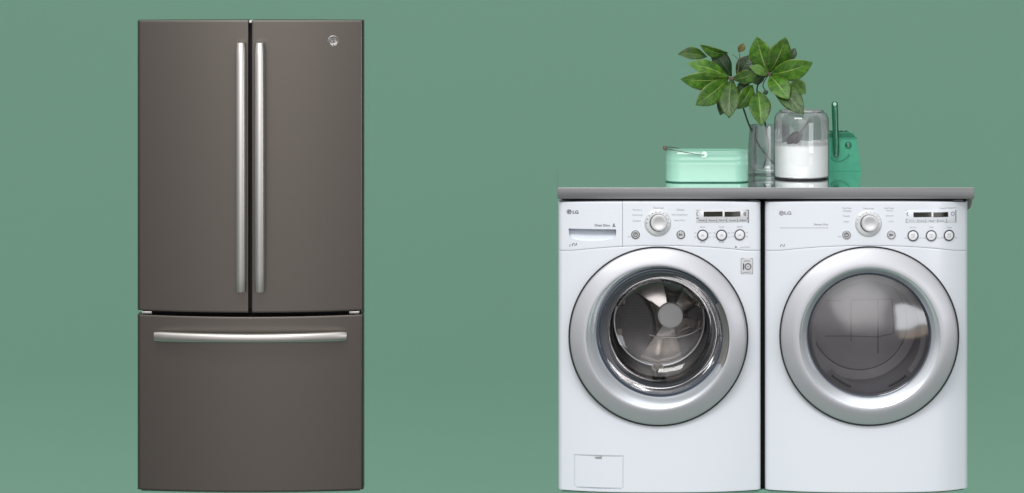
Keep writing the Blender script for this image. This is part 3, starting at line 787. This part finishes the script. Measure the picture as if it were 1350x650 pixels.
        ln([(1122, 397), (1122, 450)], 1.2); ln([(1122, 396), (1176, 394)], 1.2); ln([(1157.5, 394), (1157.5, 466)], 1.5); ln([(1088, 443), (1121, 443), (1157, 444), (1176, 440)], 1.1)
        ln([(1083, 396), (1110, 396)], .8); ln([(1176, 394), (1178, 440)], 2.)
        finish('reflection_lines', bm, M['dryer_line'], dm, smooth=False)
        # lint screen cover with its rows of slots, low in the opening
        bm = bmesh.new()
        def pol(a, r): return (X + r * k * math.cos(R(a)), Z + r * k * math.sin(R(a)))
        rows = []
        for i in range(25):
            a = 222 + 96 * i / 24; (xa_, za_), (xb_, zb_) = pol(a, 76), pol(a, 66); rows.append([(xa_, -.004, za_), (xb_, .006, zb_)])
        loft(bm, rows, closed=False)
        finish('lint_cover', bm, M['logo_grey'], dm, ang=60)
        for a0, n2 in ((228, 10), (292, 9)):
            bm = bmesh.new()
            for i in range(n2):
                a = a0 + i * 2.4; p = [pol(a - .8, 73.4), pol(a + .8, 73.4), pol(a + .8, 70.6), pol(a - .8, 70.6)]
                prism(bm, p, -.004, -.001)
            finish('lint_slots', bm, M['slot'], dm, smooth=False)
    for px in (L + 28, Rr - 28):
        for Y in (.16, .55):
            bm = bmesh.new(); lathe_z(bm, PX(px, 0), Y, [(.02, .0085), (.022, .010), (.014, .0125)], 16, cap0=True, cap1=True)
            finish('foot', bm, M['gasket'], t)
    return f, t
fw, washer = machine('washing_machine', 'white front-loading washer with a detergent drawer and steel drum seen through its round door', 'washing machine', 736.2, 1003, True)
fd, dryer = machine('tumble_dryer', 'white front-loading dryer with dark reflecting door glass and no detergent drawer', 'tumble dryer', 1009, 1277.6, False)
# black strip added for the shade in the gap between the two machines
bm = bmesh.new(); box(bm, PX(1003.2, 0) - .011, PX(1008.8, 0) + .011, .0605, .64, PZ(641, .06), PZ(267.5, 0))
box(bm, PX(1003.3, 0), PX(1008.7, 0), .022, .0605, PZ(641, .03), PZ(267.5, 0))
tag(finish('gap_shade_strip', bm, M['dark'], smooth=False), 'thin black upright shade strip in the gap between washer and dryer', 'shade strip')

# ------------------------------------------------------------------ counter
CY0, CY1 = -.022, .68
xa, xb = PX(735, CY0), PX(1284.5, CY0); ct, cb = PZ(247.3, CY0), PZ(262.2, CY0)
ctop = thing('countertop', 'grey brushed metal countertop lying across the washer and dryer', 'countertop', ((xa + xb) / 2, .3, cb))
def slab(d, z0, z1):
    b = bmesh.new(); pl = [(xa + d, CY0 + d), (xb - d, CY0 + d), (xb - d, CY1 - d), (xa + d + .010, CY1 - d)]
    loft(b, [[(x, y, z0) for x, y in pl], [(x, y, z1) for x, y in pl]], cap0=True, cap1=True); return b
bm = slab(0, cb, ct - .0012); finish('slab', bm, M['counter_edge'], ctop, bevel=.0012)
bm = slab(.001, ct - .0012, ct); finish('surface', bm, M['counter_top'], ctop, smooth=False)
zc = PZ(266.3, -.05) - .004
for a, b in ((745, 990), (1018, 1270)):
    bm = bmesh.new(); box(bm, PX(a, 0), PX(b, 0), .10, .60, zc, cb); finish('cleat', bm, M['cleat'], ctop, smooth=False)
bm = bmesh.new(); q = lambda a, b: (PX(a, .03), PZ(b, .03))
prism(bm, [q(1275.5, 262), q(1284, 262), q(1282.6, 270), q(1280.8, 275.5), q(1277.2, 278), q(1275.5, 278)], .062, .58)
finish('end_bracket', bm, M['bracket'], ctop, bevel=.001)

# ------------------------------------------------------------------ things on the counter
def oval(cx, cy, hx, hy, r, n=10):
    return [(x, y) for x, y in rrect(cx - hx, cx + hx, cy - hy, cy + hy, r, n)]
# caddy
Yf = .150; hy = .055; Yc = Yf + hy
xl_, xr_ = PX(878, Yc - .02), PX(987, Yc - .02); cxx = (xl_ + xr_) / 2; hx = (xr_ - xl_) / 2
zt = PZ(199.5, Yf)
cad = thing('caddy', 'mint green oval metal caddy with its wire handle folded down', 'caddy', (cxx, Yc, ct))
bm = bmesh.new()
def ol(d, z): return [(x, y, z) for x, y in oval(cxx, Yc, hx - d, hy - d, hy - d - .004)]
zz = lambda py: PZ(py, Yf)
loft(bm, [ol(.003, ct + .0025), ol(.0005, ct + .004), ol(0, ct + .010), ol(0, zz(217.8)), ol(-.0006, zz(217.2)), ol(0, zz(216.6)), ol(0, zz(211.4)), ol(-.0006, zz(210.8)), ol(0, zz(210.2)), ol(0, zt - .003), ol(-.0015, zt - .0015), ol(-.0012, zt), ol(.002, zt), ol(.002, zt - .004), ol(.002, ct + .006)], cap0=True, cap1=True)
cbody = finish('body', bm, M['mint'], cad, ang=50)
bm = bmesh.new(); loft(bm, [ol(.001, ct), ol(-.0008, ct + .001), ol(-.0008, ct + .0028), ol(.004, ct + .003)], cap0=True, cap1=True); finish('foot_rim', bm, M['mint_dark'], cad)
ex, ez = PX(928.5, Yf), PZ(204.2, Yf)
for s in (-1, 1):
    bm = bmesh.new(); yy = Yc + s * hy
    rings_ax(bm, ex, ez, [(.0115, yy - s * .001), (.011, yy + s * .003), (.008, yy + s * .006), (.002, yy + s * .0065)], 24, cap0=True, cap1=True)
    finish('ear', bm, M['mint_white'], cad)
gx, gz = PX(876.5, Yc), PZ(195.2, Yc)
bm = bmesh.new()
ctrl = [(ex, Yc - hy - .0085, ez), (ex - .03, Yc - hy - .0085, ez + .003), (PX(890, Yf), Yc - hy - .006, PZ(199, Yf) + .002), (PX(881, Yf), Yc - .042, gz + .000), (gx, Yc - .030, gz), (gx, Yc + .030, gz), (PX(881, Yf), Yc + .042, gz), (PX(890, Yf), Yc + hy + .006, PZ(199, Yf) + .002), (ex - .03, Yc + hy + .0085, ez + .003), (ex, Yc + hy + .0085, ez)]
tube(bm, curve_pts(ctrl, 6), .0013, 8); hnd = finish('handle', bm, M['wire'], cad)
bm = bmesh.new(); tube(bm, [(gx, Yc - .034, gz), (gx, Yc - .030, gz), (gx, Yc, gz), (gx, Yc + .030, gz), (gx, Yc + .034, gz)], [.0045, .0062, .0068, .0062, .0045], 16)
finish('grip', bm, M['wood'], hnd)

# jar
jY = .325; jx = PX(1056.6, jY); jr = 36.3 / K * (D + jY) / D
pz = lambda py: PZ(py, jY - jr)
pzm = lambda py: PZ(py, jY)
jar = thing('glass_jar', 'wide clear glass jar half filled with white powder', 'jar', (jx, jY, ct))
ztop_j = pzm(146)
g = .0022
prof = [(jr - .006, ct + .0034), (jr - .001, ct + .006), (jr, ct + .014), (jr, pzm(161)), (jr - .0008, pzm(157)), (jr - .0035, pzm(153)), (jr - .008, pzm(150)), (jr - .0135, pzm(148.2)), (jr - .0175, pzm(147.6)), (jr - .0185, pzm(146.8)), (jr - .0165, pzm(146.2)), (jr - .0165, ztop_j + .001), (jr - .0185, ztop_j + .0022), (jr - .0215, ztop_j + .001), (jr - .0225, pzm(147)), (jr - .0225, pzm(148.5))]
bm = bmesh.new(); lathe_z(bm, jx, jY, prof, 72)
finish('vessel', bm, M['jar_glass'], jar, ang=80)
bm = bmesh.new(); lathe_z(bm, jx, jY, [(jr - .010, ct), (jr - .001, ct), (jr + .0006, ct + .0012), (jr - .001, ct + .0032), (jr - .007, ct + .0036)], 64, cap0=True, cap1=True)
finish('foot_ring', bm, M['jar_foot'], jar)
# powder in it
bm = bmesh.new(); pr = jr - .0035; zt_p = pz(191.8)
rings = [[(jx + r_ * math.cos(a), jY + r_ * math.sin(a), z_) for a in [2 * math.pi * i / 56 for i in range(56)]] for r_, z_ in ((pr - .004, ct + .0055), (pr, ct + .011), (pr, zt_p - .004))]
rnd = random.Random(2)
for fr_ in (1., .94, .8, .62, .44, .27, .12, .02):
    ring = []
    for i in range(56):
        a = 2 * math.pi * i / 56; x = pr * fr_ * math.cos(a); y = pr * fr_ * math.sin(a)
        z = zt_p + .055 * x + .0035 * math.sin(x * 70 + 1) * math.cos(y * 60) + rnd.uniform(-.0006, .0006) + .004 * (1 - fr_)
        ring.append((jx + x * (.999), jY + y * .999, z))
    rings.append(ring)
loft(bm, rings, cap0=True, cap1=True)
tag(finish('washing_powder', bm, M['powder'], ang=60), 'white washing powder heaped level inside the wide glass jar', 'washing powder')
# scoop stuck in the powder
bm = bmesh.new()
sc_c = P(1047.5, 182.5, jY - .035); d1 = (P(1055, 175, jY - .035) - P(1040, 187, jY - .035)).normalized()
nrm = Vector((0, -1, 0)); side = d1.cross(nrm).normalized()
rows = []
for i in range(13):
    u = -1 + 2 * i / 12; wd = math.sqrt(max(.02, 1 - (abs(u) ** 2.4)))
    row = []
    for j in range(9):
        th = math.pi * j / 8
        row.append(sc_c + d1 * (u * .031) + side * (math.cos(th) * .0195 * wd) + nrm * (math.sin(th) * .016 * wd))
    rows.append(row)
loft(bm, rows, closed=False)
scp = thing('scoop', 'small steel scoop stuck upright in the white powder', 'scoop', sc_c)
finish('bowl', bm, M['metal'], scp, ang=80)
bm = bmesh.new(); a_ = P(1054, 176.5, jY - .035); b_ = P(1068.5, 156.5, jY - .02)
tube(bm, [a_, a_.lerp(b_, .3), a_.lerp(b_, .7), b_], [.0042, .0034, .0034, .0046], 10)
finish('handle', bm, M['metal'], scp)

# vase
vY = .455; vx = PX(1014, vY); vr = 28.5 / K * (D + vY) / D
vz = lambda py: PZ(py, vY)
bm = bmesh.new()
lathe_z(bm, vx, vY, [(vr - .004, ct), (vr - .001, ct + .001), (vr, ct + .006), (vr, ct + .05), (vr - .003, vz(190)), (vr - .007, vz(166)), (vr - .008, vz(164.5)), (vr - .010, vz(164.5)), (vr - .0095, vz(166)), (vr - .006, vz(190)), (vr - .004, ct + .05), (vr - .005, ct + .026), (vr - .012, ct + .018), (.002, ct + .015)], 64, cap0=True, cap1=True)
tag(finish('glass_vase', bm, M['vase_glass'], ang=60), 'clear glass vase holding the leafy branch, partly hidden behind the jar', 'vase')
# branch
br = thing('leafy_branch', 'cut branch of large glossy green leaves standing in the glass vase', 'branch', (vx, vY, ct + .02))
def st(ctrl, r0, r1, m='stem', name='stem'):
    pts = curve_pts(ctrl, 6); n = len(pts)
    bm = bmesh.new(); tube(bm, pts, [r0 + (r1 - r0) * i / (n - 1) for i in range(n)], 9)
    return finish(name, bm, M[m], br)
zp = lambda zx, zy: (880 + zx / 4.645, 40 + zy / 4.645)     # helper for coordinates read off an enlarged view
def PZm(zx, zy, Y): a, b = zp(zx, zy); return P(a, b, Y)
AC, BC = PZm(385, 295, .36), PZm(622, 268, .33)
st([(vx + .03, vY + .02, ct + .022), P(1003, 195, .45), P(989, 168, .43), PZm(472, 500, .42), PZm(440, 400, .39), PZm(405, 320, .37), AC], .0030, .0030, 'stem_dark')
st([(vx - .02, vY + .01, ct + .022), P(1013, 195, .45), P(1009, 165, .42), PZm(580, 480, .40), PZm(548, 370, .385), PZm(570, 310, .36), BC], .0030, .0026, 'stem_dark')
st([AC, PZm(425, 270, .37), PZm(440, 200, .37), PZm(442, 140, .37)], .0026, .0013)
st([PZm(442, 190, .37), PZm(415, 160, .36), PZm(395, 148, .36)], .0012, .0009)
st([PZm(440, 185, .37), PZm(468, 165, .37)], .0013, .0010)
st([AC + Vector((-.012, .0, .004)), AC, AC + Vector((.012, 0, -.006))], .0055, .0045)
st([BC + Vector((-.008, .0, .01)), BC, BC + Vector((.008, 0, -.012))], .0050, .0042)
st([BC, PZm(585, 330, .37), PZm(600, 375, .37)], .0014, .0018, 'stem_dark')
def leaf(base, tip, w, m='leaf', roll=0., bend=.10, fold=.18, Yb=.35, Yt=.28, maxat=.58, curl=0., name='leaf'):
    for c_ in ((385, 295), (622, 268)):
        if math.hypot(base[0] - c_[0], base[1] - c_[1]) < 62 and m != 'leaf_dark': base = (base[0] * .45 + c_[0] * .55, base[1] * .45 + c_[1] * .55)
    b = PZm(*base, Yb); t = PZm(*tip, Yt)
    ax = t - b; Ln = ax.length; ax.normalize()
    view = Vector((0, -1, 0)); nrm = (view - ax * view.dot(ax)).normalized(); side = ax.cross(nrm).normalized()
    rot = Matrix.Rotation(R(roll), 3, ax); nrm = rot @ nrm; side = rot @ side
    W = 1.20 * w / 4.645 / K / 2 * (D + Yb) / D
    n, mm = 18, 8; bm = bmesh.new(); uvl = bm.loops.layers.uv.new('UVMap'); g_ = []; uvs = {}
    for i in range(n + 1):
        s = i / n
        if s < maxat: ww = W * math.sin(.5 * math.pi * s / maxat) ** .85
        else: ww = W * (1 - ((s - maxat) / (1 - maxat)) ** 1.75) ** .92
        ww = max(ww, W * (.05 if s < .5 else .015))
        c = b + ax * (Ln * s) + nrm * (bend * Ln * math.sin(math.pi * s) - curl * Ln * s * s)
        row = []
        for j in range(mm + 1):
            u = -1 + 2 * j / mm
            p = c + side * (u * ww) + nrm * (abs(u) * fold * ww * 1.2 - .10 * ww * u * u + .035 * W * math.sin(s * 19 + u * 2) * u * u)
            v = bm.verts.new(p); uvs[v] = (u, s); row.append(v)
        g_.append(row)
    for i in range(n):
        for j in range(mm):
            fc = bm.faces.new((g_[i][j], g_[i][j + 1], g_[i + 1][j + 1], g_[i + 1][j]))
            for lp in fc.loops: lp[uvl].uv = uvs[lp.vert]
    o = finish(name, bm, M[m], br, ang=180)
    sd = o.modifiers.new('thickness', 'SOLIDIFY'); sd.thickness = .0007
    return o
# left spray
leaf((360, 275), (122, 203), 84, roll=28, Yt=.30)
leaf((352, 293), (78, 298), 104, roll=-18, Yt=.29, maxat=.55)
leaf((350, 305), (172, 458), 108, 'leaf', roll=-8, Yt=.27, maxat=.62)
leaf((392, 315), (376, 537), 108, 'leaf', roll=12, Yt=.26, maxat=.62)
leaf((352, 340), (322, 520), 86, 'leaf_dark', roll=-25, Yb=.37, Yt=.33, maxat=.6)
leaf((520, 335), (425, 482), 92, 'leaf', roll=-20, Yb=.36, Yt=.33, maxat=.5)
leaf((425, 312), (552, 250), 86, 'leaf', roll=25, Yt=.31)
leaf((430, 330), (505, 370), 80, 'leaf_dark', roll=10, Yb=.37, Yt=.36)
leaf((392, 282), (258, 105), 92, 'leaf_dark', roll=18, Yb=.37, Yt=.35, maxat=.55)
leaf((372, 138), (198, 86), 62, 'leaf', roll=-30, Yb=.37, Yt=.30, bend=.16, fold=.3)
leaf((242, 162), (64, 146), 70, 'leaf', roll=30, Yb=.36, Yt=.32, fold=.35)
leaf((436, 135), (466, 78), 40, 'leaf_bud', roll=10, Yb=.37, Yt=.36)
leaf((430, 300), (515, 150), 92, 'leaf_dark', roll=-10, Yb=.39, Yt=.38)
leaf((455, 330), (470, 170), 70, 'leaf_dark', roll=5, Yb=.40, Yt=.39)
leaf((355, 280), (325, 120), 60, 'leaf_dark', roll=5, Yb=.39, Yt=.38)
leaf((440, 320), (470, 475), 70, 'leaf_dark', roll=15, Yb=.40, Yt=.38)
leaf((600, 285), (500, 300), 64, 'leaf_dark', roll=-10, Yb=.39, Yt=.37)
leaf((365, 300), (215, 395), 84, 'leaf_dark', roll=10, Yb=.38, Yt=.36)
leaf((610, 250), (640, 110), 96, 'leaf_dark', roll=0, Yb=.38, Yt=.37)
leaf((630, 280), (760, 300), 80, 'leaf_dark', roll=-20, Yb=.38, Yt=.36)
# right spray
leaf((596, 248), (546, 38), 124, 'leaf', roll=-14, Yb=.33, Yt=.29, maxat=.55)
leaf((626, 244), (724, 42), 122, 'leaf', roll=16, Yb=.33, Yt=.28, maxat=.58)
leaf((640, 272), (888, 198), 116, 'leaf', roll=14, Yb=.33, Yt=.26, maxat=.58)
leaf((632, 292), (742, 424), 108, 'leaf', roll=-14, Yb=.33, Yt=.24, maxat=.56)
leaf((640, 300), (834, 516), 112, 'leaf', roll=-8, Yb=.35, Yt=.22, maxat=.66)
leaf((602, 280), (502, 220), 52, 'leaf_light', roll=20, Yb=.33, Yt=.28)
leaf((556, 372), (574, 588), 112, 'leaf', roll=0, Yb=.37, Yt=.29, maxat=.55, fold=.34)
leaf((764, 300), (846, 388), 84, 'leaf_light', roll=20, Yb=.36, Yt=.33, maxat=.6)
leaf((745, 190), (782, 108), 44, 'leaf_dark', roll=0, Yb=.38, Yt=.38)
leaf((596, 365), (606, 395), 28, 'leaf_dark', roll=0, Yb=.37, Yt=.37, maxat=.5)

# dustpan and brush
pY = .60
dp = thing('dustpan', 'translucent green plastic dustpan standing on edge beside the jar', 'dustpan', (PX(1113, pY), pY, ct))
q = lambda a, b, Y=pY: (PX(a, Y), PZ(b, Y))
zb_ = ct
bm = bmesh.new()
out = [q(1090, 182), q(1091, 178), q(1094, 174.5), q(1118, 173.8), q(1123, 175), q(1127, 178.5), q(1129, 184), (PX(1135.3, pY), zb_ + .003), (PX(1135.3, pY), zb_), (PX(1087, pY), zb_)]
prism(bm, out, pY - .004, pY)
plate = finish('plate', bm, M['green'], dp, bevel=.001)
bm = bmesh.new()
for a, b, c, d in ((1126, 176.5, 1129, 184), (1129, 184, 1135, 224)):
    (x0, z0), (x1, z1) = q(a, b), q(c, d); prism(bm, [(x0, z0), (x1, max(z1, zb_ + .002)), (x1 - .004, max(z1, zb_ + .002)), (x0 - .004, z0)], pY + .0005, pY + .05)
finish('side_wall', bm, M['green_dark'], dp, smooth=False); bm = bmesh.new()
(x0, z0), (x1, z1) = q(1091, 182), q(1087.4, 224)
prism(bm, [(x0, z0), (x0 + .004, z0), (x1 + .004, zb_ + .002), (x1, zb_ + .002)], pY + .0005, pY + .05)
finish('side_wall', bm, M['green_dark'], dp, smooth=False)
bm = bmesh.new(); 
M['green_band'] = mat('darker green plastic band', (.014, .125, .07), .5, spec=.2, var=.15, scale=90)  # dark of the brush behind the plastic, painted into the band
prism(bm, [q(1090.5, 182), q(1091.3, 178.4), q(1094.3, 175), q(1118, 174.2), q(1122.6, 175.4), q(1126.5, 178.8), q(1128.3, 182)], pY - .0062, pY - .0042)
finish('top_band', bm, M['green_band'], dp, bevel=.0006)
bm = bmesh.new(); (a, b) = q(1089, 182.4); (c, d) = q(1128, 181.6); box(bm, a, c, pY - .0075, pY - .003, d - .0018, d + .0012)
finish('top_rib', bm, M['green'], dp, bevel=.0008)
bm = bmesh.new(); (a, b) = q(1118.2, 191.2)
rings_ax(bm, a, b, [(4.6 / K, pY - .003), (4.5 / K, pY - .007), (3.6 / K, pY - .0105), (1.6 / K, pY - .012), (.1 / K, pY - .0123)], 28, cap1=True)
finish('boss', bm, M['green_dark'], dp, ang=80)
bm = bmesh.new(); tube(bm, curve_pts([(*q(1095.5, 207), 0), (*q(1098, 211), 0), (*q(1104, 213), 0), (*q(1111, 211.5), 0), (*q(1117, 207.5), 0), (*q(1119.5, 203.5), 0)], 5), .0024, 10)
for v in bm.verts: v.co = Vector((v.co.x, pY - .004 + v.co.z, v.co.y))
finish('curved_rib', bm, M['green_rib'], dp, ang=60)
hb = thing('hand_brush', 'deep green plastic hand brush with upright handle clipped to the dustpan', 'hand brush', (PX(1100, pY), pY, ct))
bm = bmesh.new(); hpts = []
hY = pY - .018
for py, r in ((133.2, .2), (133.8, 2.6), (135.2, 4.0), (138, 4.5), (150, 4.5), (165, 4.3), (173, 4.2), (180, 4.4), (190, 4.6), (200, 4.4), (205, 3.6), (207.5, 1.6)):
    hpts.append((P(1100.3 + (py - 133) * .03, py, hY), r / K))
tube(bm, [p for p, r in hpts], [r for p, r in hpts], 16, sx=.75, up=(1, 0, 0))
hd = finish('handle', bm, M['green_dark'], hb, ang=80)
bm = bmesh.new(); p = P(1100.3, 137, hY); rings_ax(bm, p.x, p.z, [(2.1 / K, hY - .0075), (2.1 / K, hY - .0095), (1.1 / K, hY - .0095)], 20); finish('hanging_eye', bm, M['mint_white'], hb)
bm = bmesh.new(); (a, b) = q(1093, 187); (c, d) = q(1121, 177); box(bm, a, c, pY + .004, pY + .028, b, d); finish('head', bm, M['green_dark'], hb, bevel=.003)
bm = bmesh.new()
rb = random.Random(7)
for i in range(150):
    px = rb.uniform(1095, 1127.5); py = 178 + max(0, px - 1120) * .9 + rb.uniform(-1, 6); Y = pY + rb.uniform(.006, .028)
    b0 = P(px, py + 2, Y); tipx = px + (px - 1108) * .10 + rb.uniform(-.6, .6); b1 = P(tipx, 172.6 + max(0, tipx - 1117) * .75 + rb.uniform(-.8, .9), Y)
    tube(bm, [b0, b1], .0011, 5)
finish('bristles', bm, M['bristle'], hb, smooth=False)

# ------------------------------------------------------------------ light
w = bpy.data.worlds.new('World'); scn.world = w; w.use_nodes = True
nt = w.node_tree; N = nt.nodes.new; L = nt.links.new
bg = nt.nodes['Background']
tc = N('ShaderNodeTexCoord'); sp = N('ShaderNodeSeparateXYZ'); L(tc.outputs['Generated'], sp.inputs[0])
mr = N('ShaderNodeMapRange'); mr.inputs['From Min'].default_value = -1; L(sp.outputs[2], mr.inputs['Value'])
rp = N('ShaderNodeValToRGB'); cr = rp.color_ramp
cr.elements[0].position = 0.; cr.elements[0].color = (.16, .16, .165, 1)
cr.elements[1].position = 1.; cr.elements[1].color = (1.35, 1.36, 1.38, 1)
for pos, v in ((.36, (.15, .15, .155)), (.44, (.25, .25, .255)), (.535, (1.0, .95, .97)), (.75, (1.35, 1.35, 1.37))):
    e = cr.elements.new(pos); e.color = (*v, 1)
L(mr.outputs[0], rp.inputs[0])
# the studio is dimmer to the sides
ax = N('ShaderNodeMath'); ax.operation = 'ABSOLUTE'; L(sp.outputs[0], ax.inputs[0])
rt = N('ShaderNodeMapRange'); rt.interpolation_type = 'SMOOTHSTEP'; rt.inputs['From Min'].default_value = .30; rt.inputs['From Max'].default_value = .75; rt.inputs['To Min'].default_value = 0.; rt.inputs['To Max'].default_value = -.32; L(sp.outputs[0], rt.inputs['Value'])
sm = N('ShaderNodeMapRange'); sm.interpolation_type = 'SMOOTHSTEP'; sm.inputs['From Min'].default_value = .15; sm.inputs['From Max'].default_value = .85
sm.inputs['To Min'].default_value = 1.; sm.inputs['To Max'].default_value = .42; L(ax.outputs[0], sm.inputs['Value'])
# bright lobe added to the world light, straight in front of the appliances
dt = N('ShaderNodeVectorMath'); dt.operation = 'DOT_PRODUCT'; dt.inputs[1].default_value = Vector((0, -1, .19)).normalized(); L(tc.outputs['Generated'], dt.inputs[0])
lb = N('ShaderNodeMapRange'); lb.interpolation_type = 'SMOOTHSTEP'; lb.inputs['From Min'].default_value = math.cos(R(22)); lb.inputs['From Max'].default_value = math.cos(R(2))
lb.inputs['To Min'].default_value = 0.; lb.inputs['To Max'].default_value = 1.2; L(dt.outputs['Value'], lb.inputs['Value'])
a0 = N('ShaderNodeMath'); a0.operation = 'ADD'; L(sm.outputs[0], a0.inputs[0]); L(rt.outputs[0], a0.inputs[1])
ad = N('ShaderNodeMath'); ad.operation = 'ADD'; L(a0.outputs[0], ad.inputs[0]); L(lb.outputs[0], ad.inputs[1])
sc_ = N('ShaderNodeVectorMath'); sc_.operation = 'SCALE'; L(rp.outputs[0], sc_.inputs[0]); L(ad.outputs[0], sc_.inputs['Scale'])
L(sc_.outputs[0], bg.inputs['Color']); bg.inputs['Strength'].default_value = 1.20
def area(name, loc, target, sx, sy, power, col=(1, 1, 1)):
    l = bpy.data.lights.new(name, 'AREA'); l.shape = 'RECTANGLE'; l.size = sx; l.size_y = sy; l.energy = power; l.color = col
    o = bpy.data.objects.new(name, l); COL.objects.link(o); o.location = loc
    o.rotation_euler = (Vector(target) - Vector(loc)).to_track_quat('-Z', 'Y').to_euler()
    return o
area('softbox', (-.9, -4.6, 5.2), (-.2, 0, 1.1), 3.4, 1.6, 190, (1, .985, .96))
area('window_light', (4.75, -4.9, 1.05), (1.2, 0, .7), 2.3, 1.35, 42, (.93, .96, 1.))
area('floor_bounce', (4.75, -4.9, .0), (1.2, 0, .6), 2.0, .55, 4.5, (1, .78, .58))

cam = bpy.data.cameras.new('Camera'); co = bpy.data.objects.new('Camera', cam); COL.objects.link(co)
co.location = (0, -D, CAMZ); co.rotation_euler = (R(90), 0, 0)
cam.sensor_width = 36; cam.lens = 36 * D / (1350 / K); cam.shift_y = -(325 - HZ) / 1350
cam.clip_end = 200; cam.clip_start = .1
scn.camera = co
scn.view_settings.view_transform = 'Standard'; scn.view_settings.look = 'None'
scn.view_settings.exposure = 0; scn.view_settings.gamma = 1
scn.cycles.max_bounces = 12; scn.cycles.transparent_max_bounces = 24; scn.cycles.glossy_bounces = 6
